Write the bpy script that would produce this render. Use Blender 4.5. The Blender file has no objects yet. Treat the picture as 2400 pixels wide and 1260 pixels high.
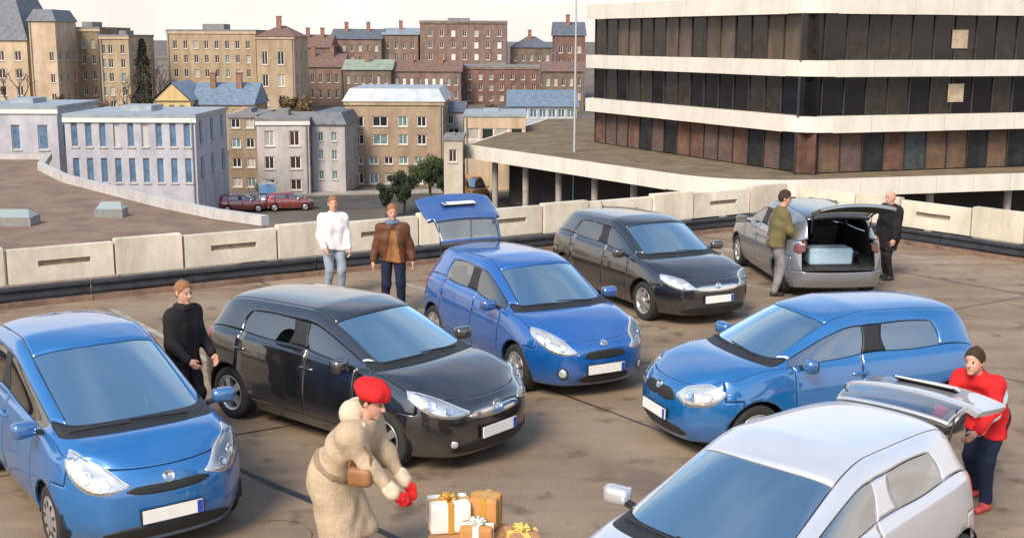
import bpy, bmesh, math, random
import numpy as np
from mathutils import Vector, Matrix, Euler
from mathutils.bvhtree import BVHTree

# ---------------------------------------------------------------- camera, sky, sun, exposure
scene = bpy.context.scene
col = scene.collection
R = math.radians
FPX, PITCH, CAM_H, ROLL = 2800.0, R(10.82), 4.35, R(0.22)
cam_d = bpy.data.cameras.new('camera')
cam = bpy.data.objects.new('camera', cam_d)
col.objects.link(cam)
cam_d.sensor_width = 36.0
cam_d.lens = 36.0 * FPX / 2400.0
cam_d.clip_start = 0.1
cam_d.clip_end = 9000.0
CR = Euler((math.pi / 2 - PITCH, 0, 0)).to_matrix() @ Matrix.Rotation(ROLL, 3, 'Z')
cam.rotation_euler = CR.to_euler()
cam.location = (0, 0, CAM_H)
scene.camera = cam

SUN_EL, SUN_AZ = 40.0, 205.0          # azimuth clockwise from +Y (the view direction)
world = bpy.data.worlds.new('World')
scene.world = world
world.use_nodes = True
wn, wl = world.node_tree.nodes, world.node_tree.links
wn.clear()
sky = wn.new('ShaderNodeTexSky')
sky.sky_type = 'NISHITA'
sky.sun_disc = False
sky.sun_elevation = R(SUN_EL)
sky.sun_rotation = R(SUN_AZ)
sky.altitude = 250
sky.air_density = 1.25
sky.dust_density = 0.8
sky.ozone_density = 0.6
# broken high cloud seen in perspective: gaps overhead, closing to a pale warm veil low down
tc = wn.new('ShaderNodeTexCoord')
sx_ = wn.new('ShaderNodeSeparateXYZ')
zc = wn.new('ShaderNodeMath')
zc.operation = 'MAXIMUM'
zc.inputs[1].default_value = 0.03
dv = wn.new('ShaderNodeVectorMath')
dv.operation = 'DIVIDE'
cz = wn.new('ShaderNodeCombineXYZ')
cn = wn.new('ShaderNodeTexNoise')
cn.inputs['Scale'].default_value = 0.9
cn.inputs['Detail'].default_value = 7
cr = wn.new('ShaderNodeValToRGB')
cr.color_ramp.elements[0].position = 0.50
cr.color_ramp.elements[0].color = (0.02, 0.02, 0.02, 1)
cr.color_ramp.elements[1].position = 0.78
cr.color_ramp.elements[1].color = (0.75, 0.75, 0.75, 1)
hz = wn.new('ShaderNodeMapRange')
hz.inputs['From Min'].default_value = 0.42
hz.inputs['From Max'].default_value = 0.06
hz.inputs['To Min'].default_value = 0.0
hz.inputs['To Max'].default_value = 0.96
hz.interpolation_type = 'SMOOTHSTEP'
mxf = wn.new('ShaderNodeMath')
mxf.operation = 'MAXIMUM'
cm = wn.new('ShaderNodeMix')
cm.data_type = 'RGBA'
cc2 = wn.new('ShaderNodeValToRGB')
cc2.color_ramp.elements[0].position = 0.38
cc2.color_ramp.elements[0].color = (3.95, 3.5, 3.25, 1)
cc2.color_ramp.elements[1].position = 0.62
cc2.color_ramp.elements[1].color = (4.6, 4.25, 4.1, 1)
cn2 = wn.new('ShaderNodeTexNoise')
cn2.inputs['Scale'].default_value = 0.16
cn2.inputs['Detail'].default_value = 6
bg = wn.new('ShaderNodeBackground')
bg.inputs['Strength'].default_value = 0.13
wo = wn.new('ShaderNodeOutputWorld')
wl.new(tc.outputs['Generated'], sx_.inputs['Vector'])
wl.new(sx_.outputs['Z'], zc.inputs[0])
for ax in 'XYZ':
    wl.new(zc.outputs['Value'], cz.inputs[ax])
wl.new(tc.outputs['Generated'], dv.inputs[0])
wl.new(cz.outputs['Vector'], dv.inputs[1])
wl.new(dv.outputs['Vector'], cn.inputs['Vector'])
wl.new(cn.outputs['Fac'], cr.inputs['Fac'])
wl.new(dv.outputs['Vector'], cn2.inputs['Vector'])
wl.new(cn2.outputs['Fac'], cc2.inputs['Fac'])
wl.new(cc2.outputs['Color'], cm.inputs['B'])
wl.new(sx_.outputs['Z'], hz.inputs['Value'])
wl.new(cr.outputs['Color'], mxf.inputs[0])
wl.new(hz.outputs['Result'], mxf.inputs[1])
wl.new(mxf.outputs['Value'], cm.inputs['Factor'])
wl.new(sky.outputs['Color'], cm.inputs['A'])
wl.new(cm.outputs['Result'], bg.inputs['Color'])
wl.new(bg.outputs['Background'], wo.inputs['Surface'])

sun_d = bpy.data.lights.new('sun', 'SUN')
sun_d.energy = 2.3
sun_d.angle = R(22)
sun_d.color = (1.0, 0.88, 0.71)
sun = bpy.data.objects.new('sun', sun_d)
col.objects.link(sun)
_sd = Vector((math.sin(R(SUN_AZ)) * math.cos(R(SUN_EL)), math.cos(R(SUN_AZ)) * math.cos(R(SUN_EL)), math.sin(R(SUN_EL))))
sun.rotation_euler = (-_sd).to_track_quat('-Z', 'Y').to_euler()
sun.location = _sd * 60

vs = scene.view_settings
vs.view_transform = 'Standard'
vs.look = 'None'
vs.gamma = 1.0
vs.use_curve_mapping = False
vs.exposure = 0.98

random.seed(7)
rnd = random.Random(11)


# ---------------------------------------------------------------- helpers
def ray(px, py):
    return CR @ Vector(((px - 1200) / FPX, -(py - 630) / FPX, -1.0))


def at(px, py, Y):
    d = ray(px, py)
    t = Y / d.y
    return Vector((d.x * t, Y, CAM_H + d.z * t))


def on(px, py, z=0.0):
    d = ray(px, py)
    t = (z - CAM_H) / d.z
    return Vector((d.x * t, d.y * t, z))


MATS = {}


def nodes_of(name):
    m = bpy.data.materials.new(name)
    m.use_nodes = True
    return m, m.node_tree.nodes, m.node_tree.links


def mat(name, color, rough=0.7, metal=0.0, var=0.0, scale=6.0, bump=0.0, bscale=None, coat=0.0, emit=None,
        color2=None, spec=0.5, detail=6.0, stretch=None, streak=0.0):
    if name in MATS:
        return MATS[name]
    m, n, l = nodes_of(name)
    b = n['Principled BSDF']
    b.inputs['Base Color'].default_value = (*color, 1)
    b.inputs['Roughness'].default_value = rough
    b.inputs['Metallic'].default_value = metal
    b.inputs['Specular IOR Level'].default_value = spec
    b.inputs['Coat Weight'].default_value = coat
    b.inputs['Coat Roughness'].default_value = 0.04
    if emit:
        b.inputs['Emission Color'].default_value = (*emit[0], 1)
        b.inputs['Emission Strength'].default_value = emit[1]
    tcn = n.new('ShaderNodeTexCoord')
    oi = n.new('ShaderNodeObjectInfo')
    sc_ = n.new('ShaderNodeMath')
    sc_.operation = 'MULTIPLY'
    sc_.inputs[1].default_value = 61.0
    l.new(oi.outputs['Random'], sc_.inputs[0])
    va = n.new('ShaderNodeVectorMath')
    va.operation = 'ADD'
    l.new(tcn.outputs['Object'], va.inputs[0])
    l.new(sc_.outputs['Value'], va.inputs[1])
    vec0 = va.outputs['Vector']
    vec = vec0
    if stretch:
        mpn = n.new('ShaderNodeMapping')
        mpn.inputs['Scale'].default_value = stretch
        l.new(vec, mpn.inputs['Vector'])
        vec = mpn.outputs['Vector']
    if var > 0 or color2:
        t = n.new('ShaderNodeTexNoise')
        t.inputs['Scale'].default_value = scale
        t.inputs['Detail'].default_value = detail
        t.inputs['Roughness'].default_value = 0.6
        l.new(vec, t.inputs['Vector'])
        r = n.new('ShaderNodeValToRGB')
        c2 = color2 or tuple(max(0, c * (1 - var)) for c in color)
        c1 = color if color2 else tuple(min(1, c * (1 + var)) for c in color)
        r.color_ramp.elements[0].position = 0.32
        r.color_ramp.elements[0].color = (*c2, 1)
        r.color_ramp.elements[1].position = 0.68
        r.color_ramp.elements[1].color = (*c1, 1)
        l.new(t.outputs['Fac'], r.inputs['Fac'])
        csrc = r.outputs['Color']
        if streak > 0:
            # rain streaks and grime: stretched vertical noise
            m2 = n.new('ShaderNodeMapping')
            m2.inputs['Scale'].default_value = (1.0, 1.0, 0.22)
            l.new(vec0, m2.inputs['Vector'])
            t3 = n.new('ShaderNodeTexNoise')
            t3.inputs['Scale'].default_value = 0.8
            t3.inputs['Detail'].default_value = 7
            t3.inputs['Roughness'].default_value = 0.7
            l.new(m2.outputs['Vector'], t3.inputs['Vector'])
            r3 = n.new('ShaderNodeValToRGB')
            r3.color_ramp.elements[0].position = 0.36
            r3.color_ramp.elements[0].color = (1 - streak, 1 - streak * 1.08, 1 - streak * 1.15, 1)
            r3.color_ramp.elements[1].position = 0.60
            r3.color_ramp.elements[1].color = (1, 1, 1, 1)
            l.new(t3.outputs['Fac'], r3.inputs['Fac'])
            x3 = n.new('ShaderNodeMix')
            x3.data_type = 'RGBA'
            x3.blend_type = 'MULTIPLY'
            x3.inputs['Factor'].default_value = 1.0
            l.new(csrc, x3.inputs['A'])
            l.new(r3.outputs['Color'], x3.inputs['B'])
            csrc = x3.outputs['Result']
        l.new(csrc, b.inputs['Base Color'])
    if bump > 0:
        t2 = n.new('ShaderNodeTexNoise')
        t2.inputs['Scale'].default_value = bscale or scale * 4
        t2.inputs['Detail'].default_value = 5
        l.new(vec, t2.inputs['Vector'])
        bp = n.new('ShaderNodeBump')
        bp.inputs['Strength'].default_value = bump
        bp.inputs['Distance'].default_value = 0.02
        l.new(t2.outputs['Fac'], bp.inputs['Height'])
        l.new(bp.outputs['Normal'], b.inputs['Normal'])
    MATS[name] = m
    return m


def paint(name, color, metal=0.25, rough=0.38):
    if name in MATS:
        return MATS[name]
    m, n, l = nodes_of(name)
    b = n['Principled BSDF']
    b.inputs['Metallic'].default_value = metal
    b.inputs['Coat Weight'].default_value = 1.0
    b.inputs['Coat Roughness'].default_value = 0.03
    b.inputs['Coat IOR'].default_value = 2.0
    tcn = n.new('ShaderNodeTexCoord')
    t = n.new('ShaderNodeTexNoise')
    t.inputs['Scale'].default_value = 3.0
    t.inputs['Detail'].default_value = 8
    l.new(tcn.outputs['Object'], t.inputs['Vector'])
    r = n.new('ShaderNodeValToRGB')
    r.color_ramp.elements[0].position = 0.35
    r.color_ramp.elements[0].color = (*[c * 0.93 for c in color], 1)
    r.color_ramp.elements[1].position = 0.7
    dust = (0.30, 0.27, 0.23)
    r.color_ramp.elements[1].color = (*[c * 0.975 + dd * 0.025 for c, dd in zip(color, dust)], 1)
    l.new(t.outputs['Fac'], r.inputs['Fac'])
    # road dirt thrown up on the lowest panels
    sp = n.new('ShaderNodeSeparateXYZ')
    l.new(tcn.outputs['Object'], sp.inputs['Vector'])
    mr = n.new('ShaderNodeMapRange')
    mr.inputs['From Min'].default_value = 0.50
    mr.inputs['From Max'].default_value = 0.16
    mr.inputs['To Min'].default_value = 0.0
    mr.inputs['To Max'].default_value = 0.4
    l.new(sp.outputs['Z'], mr.inputs['Value'])
    mu = n.new('ShaderNodeMath')
    mu.operation = 'MULTIPLY'
    l.new(mr.outputs['Result'], mu.inputs[0])
    l.new(t.outputs['Fac'], mu.inputs[1])
    mx = n.new('ShaderNodeMix')
    mx.data_type = 'RGBA'
    l.new(mu.outputs['Value'], mx.inputs['Factor'])
    l.new(r.outputs['Color'], mx.inputs['A'])
    mx.inputs['B'].default_value = (0.17, 0.14, 0.11, 1)
    l.new(mx.outputs['Result'], b.inputs['Base Color'])
    rr = n.new('ShaderNodeMapRange')
    rr.inputs['To Min'].default_value = rough - 0.06
    rr.inputs['To Max'].default_value = rough + 0.08
    l.new(t.outputs['Fac'], rr.inputs['Value'])
    l.new(rr.outputs['Result'], b.inputs['Roughness'])
    MATS[name] = m
    return m


def glass(name, tint=(0.40, 0.46, 0.48), base=0.10, rough=0.02, gcol=(1, 1, 1)):
    if name in MATS:
        return MATS[name]
    m, n, l = nodes_of(name)
    n.remove(n['Principled BSDF'])
    out = n['Material Output']
    tr = n.new('ShaderNodeBsdfTransparent')
    tr.inputs['Color'].default_value = (*tint, 1)
    gl = n.new('ShaderNodeBsdfGlossy')
    gl.inputs['Roughness'].default_value = rough
    gl.inputs['Color'].default_value = (*gcol, 1)
    fr = n.new('ShaderNodeFresnel')
    fr.inputs['IOR'].default_value = 1.55
    ad = n.new('ShaderNodeMath')
    ad.operation = 'ADD'
    ad.use_clamp = True
    ad.inputs[1].default_value = base
    mx = n.new('ShaderNodeMixShader')
    l.new(fr.outputs['Fac'], ad.inputs[0])
    l.new(ad.outputs['Value'], mx.inputs['Fac'])
    l.new(tr.outputs['BSDF'], mx.inputs[1])
    l.new(gl.outputs['BSDF'], mx.inputs[2])
    l.new(mx.outputs['Shader'], out.inputs['Surface'])
    MATS[name] = m
    return m


def tag(o, label=None, cat=None, group=None, kind=None):
    if label:
        o['label'] = label
    if cat:
        o['category'] = cat
    if group:
        o['group'] = group
    if kind:
        o['kind'] = kind
    return o


def empty(name, loc=(0, 0, 0), rz=0.0):
    o = bpy.data.objects.new(name, None)
    o.empty_display_size = 0.2
    o.location = loc
    o.rotation_euler = (0, 0, rz)
    col.objects.link(o)
    return o


def link(name, me, parent=None, loc=None, rot=None):
    o = bpy.data.objects.new(name, me)
    col.objects.link(o)
    if parent is not None:
        o.parent = parent
    if loc is not None:
        o.location = loc
    if rot is not None:
        o.rotation_euler = rot
    return o


class MB:
    """collects simple solids and builds them into one mesh"""

    def __init__(self):
        self.v, self.f, self.m, self.sm = [], [], [], []

    def add(self, vs_, fs, mi=0, smooth=False):
        o = len(self.v)
        self.v += [tuple(p) for p in vs_]
        self.f += [tuple(i + o for i in f) for f in fs]
        self.m += [mi] * len(fs)
        self.sm += [smooth] * len(fs)

    def box(self, x0, x1, y0, y1, z0, z1, mi=0, M=None):
        p = [Vector((x, y, z)) for z in (z0, z1) for y in (y0, y1) for x in (x0, x1)]
        if M is not None:
            p = [M @ q for q in p]
        self.add(p, [(0, 2, 3, 1), (4, 5, 7, 6), (0, 1, 5, 4), (2, 6, 7, 3), (0, 4, 6, 2), (1, 3, 7, 5)], mi)

    def bar(self, a, b, w, h, mi=0, up=(0, 0, 1)):
        a, b = Vector(a), Vector(b)
        d = (b - a)
        L = d.length
        d.normalize()
        s = d.cross(Vector(up))
        if s.length < 1e-4:
            s = Vector((1, 0, 0))
        s.normalize()
        u = s.cross(d)
        M = Matrix((d, s, u)).transposed().to_4x4()
        M.translation = a
        self.box(0, L, -w / 2, w / 2, -h / 2, h / 2, mi, M)

    def tube(self, pts, r, n=8, mi=0, caps=True):
        pts = [Vector(p) for p in pts]
        rs = r if isinstance(r, (list, tuple)) else [r] * len(pts)
        ring = []
        prev = None
        for i, p in enumerate(pts):
            d = (pts[min(i + 1, len(pts) - 1)] - pts[max(i - 1, 0)]).normalized()
            a = prev if prev is not None else (Vector((0, 0, 1)) if abs(d.z) < 0.9 else Vector((1, 0, 0)))
            s = d.cross(a).normalized()
            u = s.cross(d).normalized()
            prev = u
            ring.append([p + (s * math.cos(2 * math.pi * k / n) + u * math.sin(2 * math.pi * k / n)) * rs[i] for k in range(n)])
        vs_ = [q for rg in ring for q in rg]
        fs = []
        for i in range(len(pts) - 1):
            for k in range(n):
                k2 = (k + 1) % n
                fs.append((i * n + k, (i + 1) * n + k, (i + 1) * n + k2, i * n + k2))
        self.add(vs_, fs, mi, True)
        if caps:
            self.add(ring[0], [tuple(range(n))], mi)
            self.add(ring[-1], [tuple(reversed(range(n)))], mi)

    def lathe(self, prof, n=32, mi=0, axis='y', M=None, smooth=True):
        vs_ = []
        for (r, h) in prof:
            for k in range(n):
                a = 2 * math.pi * k / n
                if axis == 'y':
                    p = Vector((r * math.cos(a), h, r * math.sin(a)))
                else:
                    p = Vector((r * math.cos(a), r * math.sin(a), h))
                vs_.append(M @ p if M is not None else p)
        fs = []
        for i in range(len(prof) - 1):
            for k in range(n):
                k2 = (k + 1) % n
                fs.append((i * n + k, i * n + k2, (i + 1) * n + k2, (i + 1) * n + k))
        self.add(vs_, fs, mi, smooth)

    def prism(self, poly, z0, z1, mi=0):
        n = len(poly)
        vs_ = [(x, y, z0) for x, y in poly] + [(x, y, z1) for x, y in poly]
        fs = [tuple(range(n - 1, -1, -1)), tuple(range(n, 2 * n))]
        for i in range(n):
            j = (i + 1) % n
            fs.append((i, j, n + j, n + i))
        self.add(vs_, fs, mi)

    def mesh(self, name, mats):
        me = bpy.data.meshes.new(name)
        me.from_pydata(self.v, [], self.f)
        for m in (mats if isinstance(mats, (list, tuple)) else [mats]):
            me.materials.append(m)
        me.polygons.foreach_set('material_index', self.m)
        me.polygons.foreach_set('use_smooth', self.sm)
        me.update()
        return me

    def build(self, name, mats, parent=None, loc=None, rot=None, bevel=0.0):
        me = self.mesh(name, mats)
        if bevel > 0:
            bm = bmesh.new()
            bm.from_mesh(me)
            bmesh.ops.remove_doubles(bm, verts=bm.verts, dist=1e-5)
            bmesh.ops.bevel(bm, geom=list(bm.edges), offset=bevel, segments=2, affect='EDGES', profile=0.6, clamp_overlap=True)
            bm.to_mesh(me)
            bm.free()
        return link(name, me, parent, loc, rot)

# ---------------------------------------------------------------- setting: ground, deck, parapet
def sstep(a, b, x):
    t = max(0.0, min(1.0, (x - a) / (b - a)))
    return t * t * (3 - 2 * t)


def terrain_z(x, y):
    return -9.6 + sstep(130, 205, y) * 3.4 + sstep(205, 330, y) * 6.0 - sstep(500, 2500, y) * 3.0


def build_ground():
    ys = [-300, -50, 0, 40, 80, 110, 130] + list(range(140, 340, 10)) + [360, 400, 500, 700, 1000, 1500, 2500, 4000, 7000]
    xs = [-7000, -3000, -1200, -600, -300] + list(range(-200, 201, 25)) + [300, 600, 1200, 3000, 7000]
    vs_ = [(x, y, terrain_z(x, y)) for y in ys for x in xs]
    n = len(xs)
    fs = [(j * n + i, j * n + i + 1, (j + 1) * n + i + 1, (j + 1) * n + i) for j in range(len(ys) - 1) for i in range(n - 1)]
    mb = MB()
    mb.add(vs_, fs, 0, True)
    tag(mb.build('ground', mat('town_ground', (0.13, 0.105, 0.085), 0.95, var=0.45, scale=0.08, bump=0.3, bscale=0.6)), kind='structure')


build_ground()


def asphalt_deck():
    m, n, l = nodes_of('deck_asphalt')
    b = n['Principled BSDF']
    tcn = n.new('ShaderNodeTexCoord')

    def noise(scale, detail=6, rough=.6, sc=None):
        t = n.new('ShaderNodeTexNoise')
        t.inputs['Scale'].default_value = scale
        t.inputs['Detail'].default_value = detail
        t.inputs['Roughness'].default_value = rough
        if sc:
            mpn = n.new('ShaderNodeMapping')
            mpn.inputs['Scale'].default_value = sc
            mpn.inputs['Rotation'].default_value = (0, 0, R(-32))
            l.new(tcn.outputs['Object'], mpn.inputs['Vector'])
            l.new(mpn.outputs['Vector'], t.inputs['Vector'])
        else:
            l.new(tcn.outputs['Object'], t.inputs['Vector'])
        return t

    def ramp(src, stops):
        r = n.new('ShaderNodeValToRGB')
        e = r.color_ramp.elements
        e[0].position, e[0].color = stops[0][0], (*stops[0][1], 1)
        e[1].position, e[1].color = stops[-1][0], (*stops[-1][1], 1)
        for p_, c in stops[1:-1]:
            q = e.new(p_)
            q.color = (*c, 1)
        l.new(src, r.inputs['Fac'])
        return r

    def mix(a, b_, fac, mode='MIX'):
        x = n.new('ShaderNodeMix')
        x.data_type = 'RGBA'
        x.blend_type = mode
        if isinstance(fac, float):
            x.inputs['Factor'].default_value = fac
        else:
            l.new(fac, x.inputs['Factor'])
        l.new(a, x.inputs['A'])
        if isinstance(b_, tuple):
            x.inputs['B'].default_value = (*b_, 1)
        else:
            l.new(b_, x.inputs['B'])
        return x.outputs['Result']

    big = noise(0.45, 6)
    c1 = ramp(big.outputs['Fac'], [(.3, (.205, .146, .097)), (.5, (.285, .205, .136)), (.72, (.350, .265, .186))])
    streak = noise(0.9, 5, .6, (0.25, 2.2, 1))
    c2 = ramp(streak.outputs['Fac'], [(.35, (.42, .39, .36)), (.62, (1, 1, 1))])
    cc = mix(c1.outputs['Color'], c2.outputs['Color'], .45, 'MULTIPLY')
    spots = noise(2.3, 3, .5)
    c3 = ramp(spots.outputs['Fac'], [(.58, (1, 1, 1)), (.70, (.34, .29, .25))])
    cc = mix(cc, c3.outputs['Color'], .7, 'MULTIPLY')
    grit = noise(55, 4, .7)
    c4 = ramp(grit.outputs['Fac'], [(.3, (.60, .60, .60)), (.7, (1.32, 1.3, 1.26))])
    cc = mix(cc, c4.outputs['Color'], .9, 'MULTIPLY')
    damp = noise(0.5, 5, .55)
    c5 = ramp(damp.outputs['Fac'], [(.56, (0, 0, 0)), (.66, (1, 1, 1))])
    cc = mix(cc, (.150, .104, .066), c5.outputs['Color'])
    l.new(cc, b.inputs['Base Color'])
    rr = n.new('ShaderNodeMapRange')
    rr.inputs['To Min'].default_value = .86
    rr.inputs['To Max'].default_value = .5
    l.new(c5.outputs['Color'], rr.inputs['Value'])
    l.new(rr.outputs['Result'], b.inputs['Roughness'])
    bp = n.new('ShaderNodeBump')
    bp.inputs['Strength'].default_value = .35
    bp.inputs['Distance'].default_value = .01
    l.new(grit.outputs['Fac'], bp.inputs['Height'])
    l.new(bp.outputs['Normal'], b.inputs['Normal'])
    return m


KC = Vector((6.65, 28.74, 0))
UL = Vector((-.845, -.533, 0)).normalized()
UR = Vector((.6, -.8, 0)).normalized()
NL = Vector((-UL.y, UL.x, 0))            # outward normal of the long back edge
if NL.y < 0:
    NL = -NL
NR = Vector((-UR.y, UR.x, 0))
if NR.x < 0:
    NR = -NR
kl, kr = KC + UL * 44, KC + UR * 46
mb = MB()
o_ = NL * .35
poly = [(kl + NL * .4), (KC + NL * .4 + NR * .4), (kr + NR * .4), kr + Vector((-40, -30, 0)), kl + Vector((10, -40, 0))]
mb.prism([(p_.x, p_.y) for p_ in reversed(poly)], -.7, 0.0)
tag(mb.build('parking_deck', asphalt_deck()), kind='structure')
mb = MB()
ins = [(kl + UR * 1), (KC - NL * .2 - NR * .2), (kr - NR * .4), kr + Vector((-39, -29, 0)), kl + Vector((10, -39, 0))]
mb.prism([(p_.x, p_.y) for p_ in reversed(ins)], -10.0, -.72)
CONC = mat('raw_concrete', (.36, .33, .29), .9, streak=0.3, var=.2, scale=1.5, bump=.2)
tag(mb.build('car_park_block', CONC), 'raw concrete storeys carrying the open parking deck', 'car park')

# tar joints in the deck
TAR = mat('tar_seam', (.035, .034, .036), .55, var=.3, scale=8)


def seam(a, b, wd=.05, j=.02, nn=30):
    a, b = Vector(a), Vector(b)
    d = (b - a)
    s = Vector((-d.y, d.x, 0)).normalized()
    vs_ = []
    for k in range(nn + 1):
        p_ = a + d * k / nn + s * rnd.uniform(-j, j)
        ww = wd * rnd.uniform(.6, 1.3) / 2
        vs_ += [(p_ + s * ww), (p_ - s * ww)]
    mb = MB()
    mb.add([(v.x, v.y, .004) for v in vs_], [(2 * k, 2 * k + 1, 2 * k + 3, 2 * k + 2) for k in range(nn)])
    tag(mb.build('tar_joint', TAR), kind='structure')


seam((-6.5, 15.3, 0), (3.2, 5.9, 0), .085)
for k in range(1, 5):
    q = Vector((-6.5, 15.3, 0)) - UL * (5.2 * k)
    seam(q + UR * -11, q + UR * 20, .035, .012, 60)
seam(KC + UL * 40 + UR * 8.3, KC + UL * -1 + UR * 8.3 + Vector((-.4, -.3, 0)), .03, .012, 80)
# worn bay lines
WORN = mat('worn_white_paint', (.42, .39, .35), .85, var=.5, scale=5, color2=(.21, .175, .15))
for k in range(0, 12):
    a = KC + UL * (2.5 * k + 1.4) + UR * 1.1
    b = a + UR * 4.7
    d = (b - a).normalized()
    s = Vector((-d.y, d.x, 0)) * .05
    mb = MB()
    mb.add([tuple(q + Vector((0, 0, .0045))) for q in (a - s, b - s, b + s, a + s)], [(0, 1, 2, 3)])
    tag(mb.build('bay_marking', WORN), kind='structure')

# fine cracks wandering over the asphalt
for (x, y, a, n_) in ((-3.4, 9.0, 40, 26), (6.0, 15.8, 20, 30), (7.8, 17.8, 100, 26), (-5.6, 14.2, 10, 20)):
    d_ = R(a)
    p_ = Vector((x, y, 0))
    pts = [p_.copy()]
    for k in range(n_):
        d_ += rnd.uniform(-.5, .5)
        p_ = p_ + Vector((math.cos(d_), math.sin(d_), 0)) * .11
        pts.append(p_.copy())
    vs_ = []
    for k, q in enumerate(pts):
        t_ = (pts[min(k + 1, n_)] - pts[max(k - 1, 0)]).normalized()
        s_ = Vector((-t_.y, t_.x, 0)) * .0028 * rnd.uniform(.4, 1.5)
        vs_ += [(q + s_), (q - s_)]
    mb = MB()
    mb.add([(v.x, v.y, .0042) for v in vs_], [(2 * k, 2 * k + 1, 2 * k + 3, 2 * k + 2) for k in range(n_)])
    tag(mb.build('asphalt_crack', TAR), kind='structure')

# parapet of precast panels over a dark crash rail
CREAM = mat('cream_precast', (.68, .615, .495), .85, streak=0.2, var=.13, scale=2.5, bump=.25, bscale=30)
CREAM2 = mat('cream_precast_stained', (.64, .57, .455), .85, streak=0.25, var=.2, scale=1.8, bump=.25, bscale=30, stretch=(1, 1, .35))
SLOT = mat('panel_slot', (.26, .205, .155), .9, var=.3, scale=6)
RAIL = mat('crash_rail_steel', (.045, .048, .056), .5, .35, var=.35, scale=3)
KERB = mat('rusty_kerb', (.19, .115, .08), .9, var=.4, scale=3, bump=.3)


def parapet(name, label, a, u, nrm, length, first):
    ang = math.atan2(u.y, u.x)
    root = empty(name, a, ang)
    sgn = 1 if (Matrix.Rotation(ang, 3, 'Z') @ Vector((0, 1, 0))).dot(nrm) > 0 else -1   # local y sign that points outward
    tag(root, label, 'parapet')
    x = 0.0
    k = first
    cache = {}
    while x < length - .3:
        kind = k % 2
        ln = 1.75 if kind else 1.2
        if kind not in cache:
            mb = MB()
            z0, z1 = .36, .93
            if kind:      # slotted panel: frame bars round a through slot
                sx0, sx1, sz0, sz1 = .40, ln - .50, .62, .72
                y0, y1 = 0.0, .16
                xs = [.02, sx0, sx1, ln - .02]
                zs = [z0, sz0, sz1, z1]
                for i in range(3):
                    for j in range(3):
                        if i == 1 and j == 1:
                            continue
                        mb.box(xs[i], xs[i + 1], *sorted((y0 * sgn, y1 * sgn)), zs[j], zs[j + 1])
                bev = 0
            else:
                mb.box(.02, ln - .02, *sorted((-.025 * sgn, .18 * sgn)), z0 - .02, z1 + .045)
                bev = .012
            me = mb.mesh('parapet_panel', CREAM if kind else CREAM2)
            bm = bmesh.new()
            bm.from_mesh(me)
            bmesh.ops.remove_doubles(bm, verts=bm.verts, dist=1e-5)
            if bev:
                bmesh.ops.bevel(bm, geom=list(bm.edges), offset=bev, segments=2, affect='EDGES')
            bm.to_mesh(me)
            bm.free()
            cache[kind] = me
            if kind:
                mb = MB()
                mb.box(.38, ln - .48, *sorted((.06 * sgn, .155 * sgn)), .605, .735)
                cache['slot'] = mb.mesh('slot_back', SLOT)
        link('parapet_panel', cache[kind], root, (x, 0, rnd.uniform(-.008, .008)), (0, 0, rnd.uniform(-.004, .004)))
        if kind:
            link('slot_back', cache['slot'], root, (x, 0, 0))
        else:
            pb = MB()
            pb.box(.08, ln - .08, *sorted((-.02 * sgn, .16 * sgn)), 0.0, .34)
            if 'foot' not in cache:
                cache['foot'] = pb.mesh('panel_foot', CONC)
            link('panel_foot', cache['foot'], root, (x, 0, 0))
        x += ln
        k += 1
    # crash rail with a folded profile, in lengths
    xx = 0.0
    prof = [(-.10, .10), (-.16, .13), (-.16, .17), (-.115, .205), (-.115, .235), (-.16, .27), (-.16, .31), (-.10, .34)]
    while xx < length - .1:
        ln = min(4.1, length - xx)
        mb = MB()
        n = len(prof)
        vs_ = [(0.01, y * sgn, z) for y, z in prof] + [(ln - .01, y * sgn, z) for y, z in prof]
        mb.add(vs_, [(i, i + 1, n + i + 1, n + i) for i in range(n - 1)] + [(0, n, 2 * n - 1, n - 1)], 0)
        mb.build('crash_rail', RAIL, root, (xx, 0, 0))
        mb = MB()
        mb.box(0.0, ln - .012, *sorted((-.235 * sgn, -.02 * sgn)), 0.0, .085)
        mb.build('kerb', KERB, root, (xx, 0, 0))
        xx += 4.1


parapet('parapet_wall', 'long cream precast parapet with slots and dark crash rail behind the parked cars', KC, UL, NL, 42, 0)
parapet('parapet_wall', 'cream parapet running past the grey car towards the office block', KC + UR * .25, UR, NR, 36, 1)

# ---------------------------------------------------------------- town
PANE_D = mat('pane_dark', (.022, .024, .028), .12, var=.4, scale=1.2)
PANE_B = mat('pane_blue', (.10, .17, .26), .12, var=.35, scale=1.5)
PANE_T = mat('pane_teal', (.12, .20, .21), .15, var=.35, scale=1.5)
PANE_R = mat('pane_brown', (.055, .03, .024), .2, var=.4, scale=1.5)
FRAME_W = mat('frame_white', (.66, .63, .58), .6)
FRAME_D = mat('frame_dark', (.10, .085, .075), .6)
SILLM = mat('sill_stone', (.48, .44, .38), .85, var=.15, scale=3)
CURT = mat('pane_curtain', (.36, .33, .29), .35, var=.35, scale=4, stretch=(3, 1, .4))
WCACHE = {}


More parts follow.
